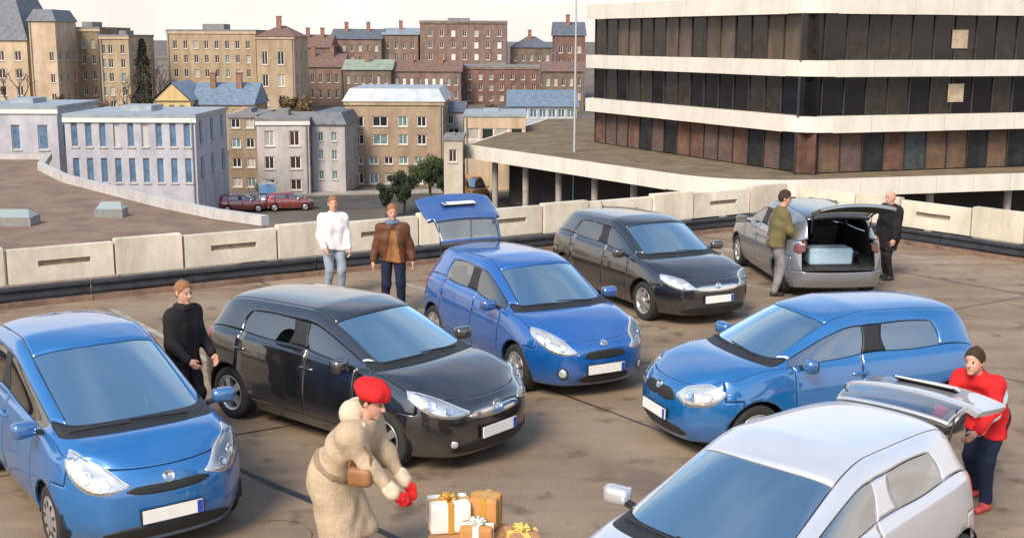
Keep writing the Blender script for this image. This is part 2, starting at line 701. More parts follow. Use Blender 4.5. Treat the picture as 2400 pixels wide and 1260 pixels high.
def window_obj(parent, w_, h_, loc, rz, pane, frame, sill=True, bars=1):
    key = (round(w_, 2), round(h_, 2), frame.name, bars)
    if key not in WCACHE:
        mb = MB()
        t = min(.09, w_ * .1)
        for x0, x1, z0, z1 in ((-w_ / 2, -w_ / 2 + t, 0, h_), (w_ / 2 - t, w_ / 2, 0, h_), (-w_ / 2 + t, w_ / 2 - t, 0, t), (-w_ / 2 + t, w_ / 2 - t, h_ - t, h_)):
            mb.box(x0, x1, .10, .17, z0, z1)
        for k in range(bars):
            xc = -w_ / 2 + w_ * (k + 1) / (bars + 1)
            mb.box(xc - t * .4, xc + t * .4, .105, .165, t, h_ - t)
        WCACHE[key] = mb.mesh('window', frame)
        mb = MB()
        mb.box(-w_ / 2 - .08, w_ / 2 + .08, -.09, .16, -.09, -.004)
        WCACHE[key + ('s',)] = mb.mesh('window_sill', SILLM)
    pk = (round(w_, 2), round(h_, 2), pane.name)
    if pk not in WCACHE:
        mb = MB()
        mb.box(-w_ / 2 + .01, w_ / 2 - .01, .14, .16, .01, h_ - .01)
        WCACHE[pk] = mb.mesh('pane', pane)
    o = link('window', WCACHE[key], parent, loc, (0, 0, rz))
    link('pane', WCACHE[pk], o)
    if sill:
        link('window_sill', WCACHE[key + ('s',)], o)
    return o


def facade(mb, M, width, z0, z1, rects, rev=.2):
    xs = sorted({0.0, width} | {r for q in rects for r in q[:2]})
    zs = sorted({z0, z1} | {r for q in rects for r in q[2:4]})

    def P_(x, z, y=0.0):
        return M @ Vector((x, y, z))

    for i in range(len(xs) - 1):
        for j in range(len(zs) - 1):
            cx, cz = (xs[i] + xs[i + 1]) / 2, (zs[j] + zs[j + 1]) / 2
            if any(q[0] < cx < q[1] and q[2] < cz < q[3] for q in rects):
                continue
            mb.add([P_(xs[i], zs[j]), P_(xs[i + 1], zs[j]), P_(xs[i + 1], zs[j + 1]), P_(xs[i], zs[j + 1])], [(0, 1, 2, 3)])
    for q in rects:
        a, b, c, d = q[:4]
        for (p1, p2) in (((a, c), (b, c)), ((b, c), (b, d)), ((b, d), (a, d)), ((a, d), (a, c))):
            mb.add([P_(*p1), P_(*p1, rev), P_(*p2, rev), P_(*p2)], [(0, 1, 2, 3)])


def house(name, label, cat, px0, px1, ptop, Y, depth, wall, rows=(), roof='flat', roofm=None, rise=2.0, yaw=0, frame=None, pane=None,
          group=None, side_cols=3, z_base=None, sill=True, eave=.25, bars=1, chimneys=0, cornice=None, ridge='x', pmix=None):
    """front wall given by its place in the view; rows = [(y_top_px, y_bottom_px, [(x0_px, x1_px) ...])] in picture units at distance Y"""
    frame = frame or FRAME_W
    pane = pane or PANE_D
    k = Y / FPX
    A, B_ = at(px0, ptop, Y), at(px1, ptop, Y)
    W_ = (B_.x - A.x)
    zt = (A.z + B_.z) / 2
    zb_ = z_base if z_base is not None else min(terrain_z(A.x, Y), terrain_z(A.x, Y + depth)) - .5
    root = empty(name, (A.x + W_ / 2, Y, zb_), R(yaw))
    tag(root, label, cat, group)
    hh = zt - zb_
    hw = W_ / 2 / max(.5, math.cos(R(yaw)))
    mb = MB()
    rects, wl_ = [], []
    for (yt, yb, cols) in rows:
        for (xa, xb_) in cols:
            x0 = (xa - (px0 + px1) / 2) * k / max(.5, math.cos(R(yaw))) + hw
            x1 = (xb_ - (px0 + px1) / 2) * k / max(.5, math.cos(R(yaw))) + hw
            z1 = hh - (yt - ptop) * k
            z0 = hh - (yb - ptop) * k
            if z0 > .1 and x0 > .05 and x1 < 2 * hw - .05 and z1 < hh - .03:
                rects.append((x0, x1, z0, z1))
                wl_.append(((x0 + x1) / 2 - hw, z0, x1 - x0, z1 - z0))
    facade(mb, Matrix.Translation((-hw, 0, 0)), 2 * hw, 0, hh, rects)
    # side walls with a few openings aligned on the same rows
    srects = []
    zrows = sorted({(round(r[2], 2), round(r[3], 2)) for r in rects})
    nonov = []
    for zr in zrows:
        if not nonov or zr[0] > nonov[-1][1] + .2:
            nonov.append(zr)
    for (za, zc) in nonov:
        for c in range(side_cols):
            xc = depth * (c + .5) / side_cols
            srects.append((xc - .5, xc + .5, za, zc))
    MR = Matrix.Translation((hw, 0, 0)) @ Matrix.Rotation(math.pi / 2, 4, 'Z')
    ML = Matrix.Translation((-hw, depth, 0)) @ Matrix.Rotation(-math.pi / 2, 4, 'Z')
    facade(mb, MR, depth, 0, hh, srects)
    facade(mb, ML, depth, 0, hh, srects)
    mb.add([(-hw, depth, 0), (-hw, depth, hh), (hw, depth, hh), (hw, depth, 0)], [(0, 1, 2, 3)])
    wo_ = mb.build('wall', wall, root)
    for (xc, z0, ww, h2) in wl_:
        pn = pane
        if pmix and rnd.random() < pmix[1]:
            pn = pmix[0]
        elif rnd.random() < (.22 if not name.startswith('clinic') else 0):
            pn = CURT if rnd.random() < .6 else PANE_T
        window_obj(root, ww, h2, (xc, 0, z0), 0, pn, frame, sill, bars)
    sgn_side = 1 if A.x + W_ / 2 < 0 else -1
    for (xa, xb_, za, zc) in srects:
        c = (xa + xb_) / 2
        if sgn_side > 0:
            window_obj(root, 1.0, zc - za, (hw, c, za), math.pi / 2, pane, frame, sill, bars)
        else:
            window_obj(root, 1.0, zc - za, (-hw, depth - c + 0, za), -math.pi / 2, pane, frame, sill, bars)
    if 2 * hw > 3:
        mb = MB()
        sx = (hw - .22) * (1 if rnd.random() < .5 else -1)
        mb.tube([(sx, -.09, .1), (sx, -.09, hh - .05)], .06, 6)
        mb.build('downpipe', mat('downpipe_zinc', (.22, .22, .22), .6, .2), root)
    roofm = roofm or mat('flat_roof_felt', (.20, .19, .185), .9, var=.2, scale=.8)
    e = eave
    mb = MB()
    if roof == 'flat':
        mb.box(-hw - e * .4, hw + e * .4, -e * .4, depth + e * .4, hh, hh + .28)
        mb.box(-hw * .4, hw * .1, depth * .4, depth * .7, hh + .28, hh + .28 + rise * .5)
    elif roof == 'gable':
        if ridge == 'x':
            pts = [(-hw - e, -e, hh), (hw + e, -e, hh), (hw + e, depth + e, hh), (-hw - e, depth + e, hh), (-hw - e, depth / 2, hh + rise), (hw + e, depth / 2, hh + rise)]
            mb.add(pts, [(0, 1, 5, 4), (2, 3, 4, 5), (0, 4, 3), (1, 2, 5), (0, 3, 2, 1)])
        else:
            pts = [(-hw - e, -e, hh), (hw + e, -e, hh), (hw + e, depth + e, hh), (-hw - e, depth + e, hh), (0, -e, hh + rise), (0, depth + e, hh + rise)]
            mb.add(pts, [(0, 4, 5, 3), (1, 2, 5, 4), (2, 3, 5), (0, 3, 2, 1)])
            g = MB()
            g.add([(-hw, -.003, hh - .02), (hw, -.003, hh - .02), (0, -.003, hh + rise * .93)], [(0, 1, 2)])
            g.build('gable_wall', wall, root)
    elif roof == 'hip':
        q = min(hw, depth / 2) * .8
        pts = [(-hw - e, -e, hh), (hw + e, -e, hh), (hw + e, depth + e, hh), (-hw - e, depth + e, hh), (-hw + q, depth / 2, hh + rise), (hw - q, depth / 2, hh + rise)]
        mb.add(pts, [(0, 1, 5, 4), (2, 3, 4, 5), (3, 0, 4), (1, 2, 5), (0, 3, 2, 1)])
    elif roof == 'mansard':
        s_ = rise * .35
        pts = [(-hw - e, -e, hh), (hw + e, -e, hh), (hw + e, depth + e, hh), (-hw - e, depth + e, hh),
               (-hw + s_, s_, hh + rise), (hw - s_, s_, hh + rise), (hw - s_, depth - s_, hh + rise), (-hw + s_, depth - s_, hh + rise)]
        mb.add(pts, [(0, 1, 5, 4), (1, 2, 6, 5), (2, 3, 7, 6), (3, 0, 4, 7), (4, 5, 6, 7), (0, 3, 2, 1)])
    ro = mb.build('roof', roofm, root)
    if cornice:
        mb = MB()
        mb.box(-hw - .12, hw + .12, -.14, -.002, hh - .35, hh - .01)
        mb.build('cornice', cornice, root)
    for c in range(chimneys):
        mb = MB()
        xc = -hw + 2 * hw * (c + .6) / (chimneys + .3)
        zz = hh + (rise * .45 if roof != 'flat' else .28)
        mb.box(xc - .35, xc + .35, depth * .35, depth * .35 + .6, zz, zz + 1.5 + .4 * rise)
        mb.box(xc - .42, xc + .42, depth * .35 - .07, depth * .35 + .67, zz + 1.5 + .4 * rise, zz + 1.65 + .4 * rise)
        mb.build('chimney', mat('chimney_brick', (.24, .13, .09), .9, var=.3, scale=3), ro)
    return root


def cols_(x0, x1, n, frac=.5):
    st = (x1 - x0) / n
    return [(x0 + st * (i + .5 - frac / 2), x0 + st * (i + .5 + frac / 2)) for i in range(n)]


def rows_(y0, y1, n, cols, frac=.55):
    st = (y1 - y0) / n
    return [(y0 + st * (i + .5 - frac / 2), y0 + st * (i + .5 + frac / 2), cols) for i in range(n)]


BEIGE = mat('beige_stone', (.42, .315, .205), .9, streak=0.3, var=.14, scale=.5, bump=.15, bscale=6)
BEIGE2 = mat('brown_stone', (.29, .215, .145), .9, streak=0.3, var=.18, scale=.5, bump=.15, bscale=6)
BEIGE3 = mat('pale_apricot_render', (.52, .395, .275), .9, streak=0.25, var=.1, scale=.6)
PINKB = mat('rose_brick', (.225, .150, .120), .9, streak=0.3, var=.2, scale=.7, bump=.2, bscale=8)
REDB = mat('red_brick', (.205, .110, .088), .9, streak=0.3, var=.2, scale=.7, bump=.2, bscale=8)
BROWNB = mat('brown_brick', (.185, .135, .10), .9, streak=0.3, var=.22, scale=.7, bump=.2, bscale=8)
TANW = mat('tan_render', (.36, .265, .18), .9, streak=0.28, var=.12, scale=.7)
WHITEW = mat('white_render', (.52, .475, .44), .85, streak=0.3, var=.1, scale=.7)
LILACW = mat('cool_white_panel', (.44, .43, .47), .7, streak=0.22, var=.12, scale=.8)
GREYW = mat('grey_render', (.44, .42, .41), .85, streak=0.28, var=.1, scale=.8)
YELW = mat('yellow_render', (.60, .44, .20), .85, streak=0.2, var=.08, scale=.8)
SLATE = mat('slate_roof', (.105, .115, .135), .6, var=.3, scale=2.0, bump=.3, bscale=10)
SLATEB = mat('blue_slate_roof', (.15, .20, .26), .55, var=.3, scale=2.0, bump=.3, bscale=10)
TILE = mat('brown_tile_roof', (.17, .10, .075), .8, var=.3, scale=2.0, bump=.3, bscale=10)
ZINC = mat('zinc_roof', (.30, .335, .37), .45, .3, var=.2, scale=1.0)
ROW = 'stone blocks on the far hillside'
BR = 'brick houses stepping up the hillside'

house('mansard_house', 'apricot house under a tall grey slate mansard roof at the town edge', 'house', -70, 62, 95, 168, 12, BEIGE3, rows_(110, 230, 3, cols_(-60, 58, 3, .4)), 'mansard', SLATE, 8.5, chimneys=0, pane=PANE_R)
house('stair_tower', 'slim pale apricot tower with a dark cap joined to brown stone flats', 'tower', 66, 128, 50, 166, 8, BEIGE3, [(120, 140, [(110, 120)]), (170, 190, [(110, 120)]), (215, 235, [(110, 120)])], 'mansard', SLATE, 1.6, pane=PANE_R)
house('apartment_block', 'brown stone flats with grey attic beside the slim tower', 'building', 129, 232, 68, 174, 14, BEIGE2, rows_(84, 262, 5, cols_(138, 226, 4, .42)), 'flat', None, 1.6, cornice=BEIGE3, pane=PANE_R)
house('apartment_block', 'narrower beige flats with a column of dark windows near the dark fir', 'building', 233, 300, 86, 170, 12, BEIGE, [(105 + i * 32, 125 + i * 32, [(238, 245), (251, 262), (280, 290)]) for i in range(5)], 'flat', None, 1.2, cornice=BEIGE3, pane=PANE_D)
house('apartment_block', 'wide beige stone flats behind the yellow gabled house', 'building', 390, 598, 74, 182, 14, BEIGE, rows_(88, 250, 5, cols_(398, 590, 8, .42)), 'flat', None, 1.8, cornice=BEIGE3, pane=PANE_R, pmix=(PANE_D, .3))
house('apartment_block', 'tall beige stone end block with tall dark windows', 'building', 600, 688, 86, 176, 12, BEIGE, [(120, 150, [(612, 626), (648, 664)]), (172, 200, [(612, 626), (648, 664)]), (220, 244, [(612, 626), (648, 664)])], 'hip', TILE, 1.6, cornice=BEIGE3, pane=PANE_D, chimneys=1)
house('yellow_house', 'small yellow gabled house with pale trim below the stone flats', 'house', 360, 446, 236, 146, 9, YELW, [(246, 262, [(372, 384), (396, 408), (420, 432)])], 'gable', SLATEB, 2.2, ridge='y', pane=PANE_R)
house('slate_roof_house', 'low house with a long blue slate roof joined to the yellow gable', 'house', 448, 592, 246, 148, 9, BEIGE, [(256, 276, cols_(452, 588, 5, .4))], 'gable', SLATEB, 2.6, pane=PANE_D, chimneys=2)

house('brick_house', 'brown brick house with tiled roof next to the beige end block', 'house', 692, 772, 112, 225, 12, BROWNB, rows_(122, 205, 3, cols_(696, 768, 4, .4)), 'gable', TILE, 2.4, BR and 0, pane=PANE_D, chimneys=2, group=BR)
house('brick_house', 'rose brick house with long grey slate roof on the hillside', 'house', 774, 894, 92, 236, 12, PINKB, rows_(100, 200, 4, cols_(778, 890, 6, .4)), 'gable', SLATE, 2.0, pane=PANE_D, chimneys=2, group=BR)
house('brick_house', 'rose brick house with blue grey roof beside the large rose brick block', 'house', 896, 980, 82, 238, 12, PINKB, rows_(92, 200, 4, cols_(900, 976, 4, .42)), 'gable', ZINC, 1.4, pane=PANE_R, chimneys=1, group=BR)
house('brick_block', 'large square rose brick block rising above the other roofs', 'building', 984, 1188, 52, 236, 16, PINKB, rows_(64, 170, 4, cols_(996, 1182, 7, .36)), 'flat', None, 1.2, cornice=BROWNB, pane=PANE_R, pmix=(FRAME_W, .12))
house('brick_block', 'plain red brick block with stone bands below the large rose block', 'building', 1084, 1268, 158, 204, 12, REDB, rows_(168, 240, 3, cols_(1090, 1262, 7, .36)), 'flat', None, .8, pane=PANE_R, cornice=PINKB)
house('brick_house', 'brown house with dark slate roof between the brick blocks and the mast', 'house', 1196, 1296, 112, 240, 12, BROWNB, rows_(122, 200, 3, cols_(1200, 1292, 5, .4)), 'hip', SLATE, 2.2, pane=PANE_D, chimneys=1, group=BR)
house('brick_house', 'dark brick house with steep slate roof behind the grey mast', 'house', 1300, 1372, 84, 210, 12, REDB, rows_(100, 220, 4, cols_(1304, 1368, 3, .42)), 'gable', SLATE, 2.4, pane=PANE_D, chimneys=1, group=BR)
house('brick_house', 'pink house with white dormers below the grey slate terrace', 'house', 700, 802, 158, 200, 10, PINKB, rows_(166, 236, 2, cols_(704, 798, 5, .42)), 'gable', TILE, 2.2, pane=PANE_D, chimneys=2, group=BR)
house('brick_house', 'brown house with pale green roof above the tan office', 'house', 804, 916, 164, 196, 10, BROWNB, rows_(170, 236, 2, cols_(808, 912, 6, .4)), 'gable', mat('green_copper_roof', (.25, .29, .22), .7, var=.25, scale=1), 1.6, pane=PANE_R, chimneys=1, group=BR)
house('brick_house', 'rose house with white window bands beside the red brick block', 'house', 918, 1080, 168, 198, 10, PINKB, rows_(176, 236, 2, cols_(922, 1076, 9, .45)), 'gable', TILE, 1.8, pane=FRAME_W, pmix=(PANE_R, .5), chimneys=2, group=BR)
house('brick_house', 'low brick house with two pale gables under the dark glass roof', 'house', 1272, 1370, 168, 190, 10, BROWNB, rows_(176, 240, 2, cols_(1276, 1366, 5, .42)), 'gable', TILE, 1.5, pane=mat('pane_pink', (.45, .27, .22), .5), pmix=(PANE_D, .5), group=BR)

house('tan_office', 'tan four-storey building with blue grey roof and rows of square windows', 'building', 808, 1038, 238, 116, 12, TANW,
      [(272, 296, [(830, 852), (872, 908), (932, 954), (976, 998)]), (314, 338, [(830, 852), (872, 908), (932, 954), (976, 998)]), (366, 384, cols_(822, 1030, 6, .62)), (404, 430, cols_(822, 1030, 6, .62))],
      'mansard', ZINC, 1.2, pane=PANE_D, pmix=(PANE_T, .55), cornice=BEIGE, bars=1)
house('white_house', 'white house with six dark brown windows beside the cool white block', 'house', 602, 722, 284, 108, 10, WHITEW,
      [(306, 342, [(620, 642), (676, 700)]), (366, 396, [(618, 640), (676, 702)]), (420, 446, [(618, 640), (676, 702)])], 'flat', None, 1.0, pane=PANE_R, yaw=6, cornice=FRAME_W)
house('grey_house', 'light grey rendered house with slate roof between the white house and the tan office', 'house', 724, 808, 292, 110, 10, GREYW,
      [(310, 330, [(744, 756), (776, 788)]), (352, 374, [(744, 756), (776, 788)]), (400, 420, [(744, 756), (776, 788)])], 'mansard', SLATE, 1.1, pane=PANE_T, yaw=-4)
house('narrow_house', 'narrow brown house with black windows squeezed beside the white house', 'house', 534, 600, 276, 112, 9, BEIGE2,
      [(278 + i * 46, 300 + i * 46, [(540, 562), (574, 594)]) for i in range(4)], 'flat', None, .8, pane=PANE_D, yaw=0)
house('clinic_block', 'cool white modern block with tall pale blue windows in two storeys', 'building', 150, 456, 276, 90, 10, LILACW,
      [(284, 344, cols_(156, 452, 9, .46)), (370, 428, cols_(156, 452, 9, .46))],
      'flat', ZINC, .8, pane=PANE_B, frame=mat('frame_lilac', (.42, .43, .50), .5), yaw=0, cornice=FRAME_W, bars=0, z_base=-9.8, pmix=(mat('pane_pale', (.48, .46, .44), .25), .12))
house('clinic_annex', 'cool white annex with two blue windows beyond the brown flat roof', 'building', -90, 132, 256, 97, 10, LILACW,
      [(292, 350, [(22, 42), (84, 108), (-40, -20)])], 'flat', ZINC, .8, pane=PANE_B, frame=mat('frame_lilac', (.42, .43, .50), .5), cornice=FRAME_W, bars=0, z_base=-9.8)
house('canopy_shop', 'low shop with a broad apricot fascia above a dark front beside the tan office', 'shop', 1088, 1232, 274, 112, 8, BEIGE3, [(300, 328, cols_(1092, 1228, 4, .85))], 'flat', ZINC, .5, pane=PANE_D, sill=False, bars=0)
house('glass_roof_hall', 'hall with dark blue glazed roof behind the apricot shop', 'building', 1192, 1352, 250, 132, 12, mat('pale_steel', (.40, .42, .46), .5, .2, var=.2, scale=1), [(256, 276, cols_(1196, 1348, 7, .8))], 'gable', SLATEB, 1.6, pane=PANE_B, sill=False)
house('pale_kiosk', 'small pale kiosk at the end of the white terrace edge', 'kiosk', 1040, 1084, 330, 96, 5, mat('kiosk_render', (.47, .40, .32), .9, var=.15, scale=1), [(350, 380, [(1052, 1070)])], 'flat', None, .3, pane=PANE_R)
house('brick_house', 'brown tiled house beyond the tan office, beside the apricot shop', 'house', 1042, 1086, 262, 124, 8, GREYW, [(270, 290, [(1050, 1062)]), (300, 330, [(1050, 1076)])], 'gable', SLATE, .9, pane=PANE_D)

# lower flat roof beyond the parapet
GRAVEL = mat('roof_gravel_brown', (.150, .092, .064), .95, var=.35, scale=.55, bump=.4, bscale=12, color2=(.255, .170, .120))
root = empty('flat_roof_building', (-30, 60, -10))
tag(root, 'low building with broad brown gravel roof and curved white edge', 'building')
edge = [(-12.6, 60.3), (-15.6, 62.6), (-19.5, 66.6), (-24.0, 72.0), (-29.5, 78.6), (-34.0, 86.0), (-36.5, 94.0)]
pl = edge + [(-90, 95.5), (-90, 22), (-30, 20), (-11.5, 50)]
mb = MB()
mb.prism([(x + 30, y - 60) for x, y in reversed(pl)], 0.2, 5.0)
mb.build('roof_deck', [GRAVEL], root)
for i in range(len(edge) - 1):
    mb = MB()
    a, b = edge[i], edge[i + 1]
    mb.bar((a[0] + 30, a[1] - 60, 5.28), (b[0] + 30, b[1] - 60, 5.28), .5, .5)
    mb.build('edge_coping', mat('coping_white', streak=.2, color=(.50, .475, .45), rough=.7, var=.12, scale=1.2), root)
mb = MB()
mb.bar((-6.5, 34.1, 5.2), (-60, 35.5, 5.2), .4, .4)
mb.build('edge_coping', MATS['coping_white'], root)
for (x, y, sx, sy, lb) in ((-25.5, 60.5, 2.2, 1.3, 'long skylight on the brown gravel roof, the one next behind the parapet'), (-37, 76, 2.4, 1.4, 'skylight on the brown gravel roof in front of the white annex'), (-21.5, 63.5, 1.5, 1.0, 'smallest skylight, next to the curved white roof edge')):
    mb = MB()
    mb.box(-sx / 2, sx / 2, -sy / 2, sy / 2, 0, .45)
    r_ = mb.build('skylight', mat('skylight_kerb', (.21, .21, .20), .7, var=.2), None, (x, y, -5.0))
    tag(r_, lb, 'skylight', 'skylights on the gravel roof')
    mb = MB()
    a, b = sx / 2 - .06, sy / 2 - .06
    mb.add([(-a, -b, .451), (a, -b, .451), (a, b, .451), (-a, b, .451), (-a * .75, 0, .8), (a * .75, 0, .8)], [(0, 1, 5, 4), (2, 3, 4, 5), (0, 4, 3), (1, 2, 5)])
    mb.build('glazing', mat('skylight_glass', (.28, .33, .32), .2), r_)

# ---------------------------------------------------------------- office block with white bands
BAND = mat('white_band', (.70, .645, .56), .7, streak=0.12, var=.05, scale=.6)
BAND2 = mat('white_band_soffit', (.30, .26, .23), .9, var=.1)
OFFG = mat('office_glass', (.010, .010, .011), .08, var=.3, scale=.5)
OFFB = mat('office_glass_blinds', (.085, .063, .042), .3, var=.4, scale=1.3, stretch=(1, 1, .3))
OFFB2 = mat('office_glass_curtain', (.026, .022, .019), .2, var=.4, scale=1.5)
OFFM = mat('office_mullion', (.035, .032, .030), .5)
off = empty('office_block', (18.5, 76, -9.6))
tag(off, 'large office block with stacked white bands and dark ribbon windows', 'building')
Oc, Ol, Or = Vector((18.5, 76, 0)), Vector((6.1, 100.5, 0)), Vector((50.0, 86.5, 0))
back = [Vector((60, 130, 0)), Vector((18, 132, 0))]


def inset_poly(pts, d):
    n = len(pts)
    out_ = []
    for i in range(n):
        p0, p1, p2 = pts[i - 1], pts[i], pts[(i + 1) % n]
        e1, e2 = (p1 - p0).normalized(), (p2 - p1).normalized()
        n1, n2 = Vector((-e1.y, e1.x, 0)), Vector((-e2.y, e2.x, 0))
        bis = (n1 + n2).normalized()
        out_.append(p1 + bis * d / max(.3, bis.dot(n1)))
    return out_


def rounded(pts, idx, r, n=7):
    out_ = []
    for i, p_ in enumerate(pts):
        if i != idx:
            out_.append(p_)
            continue
        a = (pts[i - 1] - p_).normalized() * r
        b = (pts[(i + 1) % len(pts)] - p_).normalized() * r
        for k in range(n + 1):
            t = k / n
            out_.append((p_ + a) * (1 - t) ** 2 + p_ * 2 * t * (1 - t) + (p_ + b) * t ** 2)
    return out_


OP = [Ol, Oc, Or] + back           # counter clockwise
obase = Vector((18.5, 76, -9.6))


def slab(name, pts, z0, z1, m, parent=off, base=obase):
    mb = MB()
    mb.prism([(p_.x - base.x, p_.y - base.y) for p_ in pts], z0 - base.z, z1 - base.z)
    return mb.build(name, m, parent)


Zb = [(-1.36, -.36), (2.17, 3.17), (6.1, 7.2)]
for z0, z1 in Zb:
    slab('white_band', rounded(OP, 1, 2.0), z0, z1, BAND)


def band_panels(a, b, z0, z1, skip_a, skip_b, n, parent=off, base=obase):
    """separate cladding panels hung in front of a band, with open joints"""
    e = (b - a).normalized()
    nn = Vector((e.y, -e.x, 0))
    L_ = (b - a).length - skip_a - skip_b
    wd = L_ / n
    mb = MB()
    mb.box(.012, wd - .012, -.07, -.004, -.03, z1 - z0 + .03)
    me = mb.mesh('fascia_panel', BAND)
    for k in range(n):
        p_ = a + e * (skip_a + wd * k) - base
        link('fascia_panel', me, parent, (p_.x + nn.x * rnd.uniform(0, .012), p_.y + nn.y * rnd.uniform(0, .012), z0 - base.z + rnd.uniform(-.006, .006)), (0, 0, math.atan2(e.y, e.x)))


for z0, z1 in Zb:
    band_panels(Ol, Oc, z0, z1, 0.05, 2.05, 9)
    band_panels(Oc, Or, z0, z1, 2.05, 0.05, 11)
core = inset_poly(OP, 1.6)
slab('core_wall', core, -9.6, 6.05, mat('office_core', (.05, .045, .042), .9))
top_ = inset_poly([Oc.lerp(Or, .45), Or, back[0], Oc.lerp(Or, .45) + Vector((0, 30, 0))], .5)
slab('plant_storey', top_, 7.25, 10.0, mat('plant_cladding', (.06, .035, .03), .7, var=.3))


def glazing(a, b, z0, z1, n, pick, inset, proud=.06, parent=off, base=obase):
    e = (b - a).normalized()
    nn = Vector((e.y, -e.x, 0))
    a2, b2 = a - nn * inset, b - nn * inset
    L_ = (b2 - a2).length
    ang = math.atan2(e.y, e.x)
    wd = L_ / n
    hh = z1 - z0
    cache = {}
    for k in range(n):
        m = pick(k)
        if m.name not in cache:
            mb = MB()
            mb.box(.04, wd - .04, -.02, .02, .04, hh - .04)
            cache[m.name] = mb.mesh('pane', m)
        p_ = a2 + e * wd * k - base
        o = link('pane', cache[m.name], parent, (p_.x, p_.y, z0 - base.z), (R(rnd.uniform(-.25, .25)), 0, ang + R(rnd.uniform(-.35, .35))))
        if 'm' not in cache:
            mb = MB()
            mb.box(-.045, .045, -.10, .05, 0, hh)
            cache['m'] = mb.mesh('mullion', OFFM)
        link('mullion', cache['m'], parent, (p_.x, p_.y, z0 - base.z), (0, 0, ang))


def pick_top(k):
    return OFFB if rnd.random() < .62 else OFFB2


def pick_dark(k):
    return OFFG if rnd.random() < .55 else OFFB2


lcut = Oc.lerp(Ol, .0)
glazing(Ol, Oc, 3.17, 6.1, 16, pick_top, .9)
glazing(Oc, Or, 3.17, 6.1, 20, lambda k: OFFB2 if rnd.random() < .6 else OFFG, .9)
glazing(Ol, Oc, -.36, 2.17, 16, lambda k: OFFB2 if rnd.random() < .45 else OFFG, .9)
glazing(Oc, Or, -.36, 2.17, 20, pick_dark, .9)
PANE_G = mat('pane_grey_teal', (.050, .064, .068), .15, var=.4, scale=1.5)
SHOPB = mat('shop_brick', (.13, .065, .045), .9, var=.4, scale=1.2)
SHOPP = mat('shop_pink_panel', (.115, .072, .058), .8, var=.3, scale=1)
SHOPO = mat('shop_ochre_panel', (.13, .078, .046), .8, var=.3, scale=1)
glazing(Ol, Oc, -4.05, -1.36, 16, lambda k: [SHOPB, SHOPP, SHOPP, SHOPB, PANE_D, SHOPP, PANE_D, SHOPB][k % 8], 1.0)
glazing(Oc, Or, -4.05, -1.36, 20, lambda k: [SHOPB, SHOPO, SHOPP, PANE_D, SHOPB, PANE_G, SHOPO, SHOPO, PANE_D, SHOPO, PANE_D, PANE_G, SHOPP, SHOPB, SHOPB][k % 15], 1.0)
# podium terrace
PO = [Vector((-3.9, 98.8, 0)), Vector((13.4, 72.6, 0)), Vector((54.0, 84.1, 0)), Vector((62, 132, 0)), Vector((4, 134, 0))]
pod = rounded(PO, 1, 6.0, 10)
slab('podium_band', pod, -5.15, -4.12, BAND)
band_panels(PO[0], PO[1], -5.15, -4.12, .05, 6.1, 9)
band_panels(PO[1], PO[2], -5.15, -4.12, 6.1, .05, 13)
slab('terrace', inset_poly(rounded(PO, 1, 6.0, 10), .35), -4.9, -4.085, mat('terrace_gravel', (.155, .115, .065), .95, var=.35, scale=.7))
slab('podium_core', inset_poly(PO, 3.4), -9.7, -5.16, mat('podium_dark', (.025, .021, .02), .9))
for k in range(7):
    t = (k + .5) / 7
    for (a, b) in ((PO[0], PO[1]), (PO[1], PO[2])):
        p_ = a.lerp(b, t)
        e = (b - a).normalized()
        p_ = p_ - Vector((e.y, -e.x, 0)) * 1.5
        mb = MB()
        mb.lathe([(.25, 0), (.25, 4.44)], 14, 0, 'z')
        mb.build('column', CONC, off, (p_.x - obase.x, p_.y - obase.y, 0))
# two rooms with the light on, seen as pale panes
for px, py in ((2250, 92), (2240, 218)):
    e = (Or - Oc).normalized()
    nn = Vector((e.y, -e.x, 0))
    d = ray(px, py)
    o0 = Oc - nn * .80
    t_ = ((o0 - Vector((0, 0, 0))).dot(nn)) / d.dot(nn)
    q = Vector((0, 0, CAM_H)) + d * t_
    mb = MB()
    mb.box(-.62, .62, -.015, .015, -.60, .60)
    mb.build('lit_pane', [mat('lit_room', (.40, .31, .21), .3, emit=((1.0, .76, .50), .10), color2=(.15, .11, .075), scale=1.6, var=.3), mat('lit_blind', (.36, .29, .21), .6)], off, q - obase, (0, 0, math.atan2(e.y, e.x)))

# street between the buildings with kerbs, mast
ROAD = mat('street_asphalt', (.07, .064, .06), .9, var=.3, scale=.5)


def ribbon(name, a, b, wd, z, th, m):
    a, b = Vector(a), Vector(b)
    d = (b - a).normalized()
    s = Vector((-d.y, d.x, 0)) * wd / 2
    mb = MB()
    mb.prism([((a - s).x, (a - s).y), ((b - s).x, (b - s).y), ((b + s).x, (b + s).y), ((a + s).x, (a + s).y)], z - th, z)
    return tag(mb.build(name, m), kind='structure')


ribbon('road', (-40, 98.5, 0), (6, 108.0, 0), 9, -9.55, .3, ROAD)
ribbon('road', (-6, 50, 0), (-6, 101, 0), 7, -9.546, .3, ROAD)
ribbon('pavement', (-40, 104.2, 0), (5, 113.5, 0), 2.0, -9.42, .3, CONC)
mb = MB()
mb.tube([(0, 0, 0), (0, 0, 18.5)], [.11, .06], 10)
mb.tube([(0, 0, 18.4), (0, -.1, 18.9), (-.9, -.2, 19.1)], .06, 8)
mb.box(-1.3, -.7, -.32, -.08, 19.02, 19.16)
q = at(1350, 60, 92)
tag(mb.build('street_mast', mat('galvanised', (.46, .48, .50), .5, .4, var=.15), None, (q.x, q.y, -9.6)), 'tall grey steel lighting mast rising beside the office block', 'mast')


# ---------------------------------------------------------------- trees
def leaf_mat(name, c, c2):
    m = mat(name, c, .8, color2=c2, scale=1.3, var=.1)
    return m


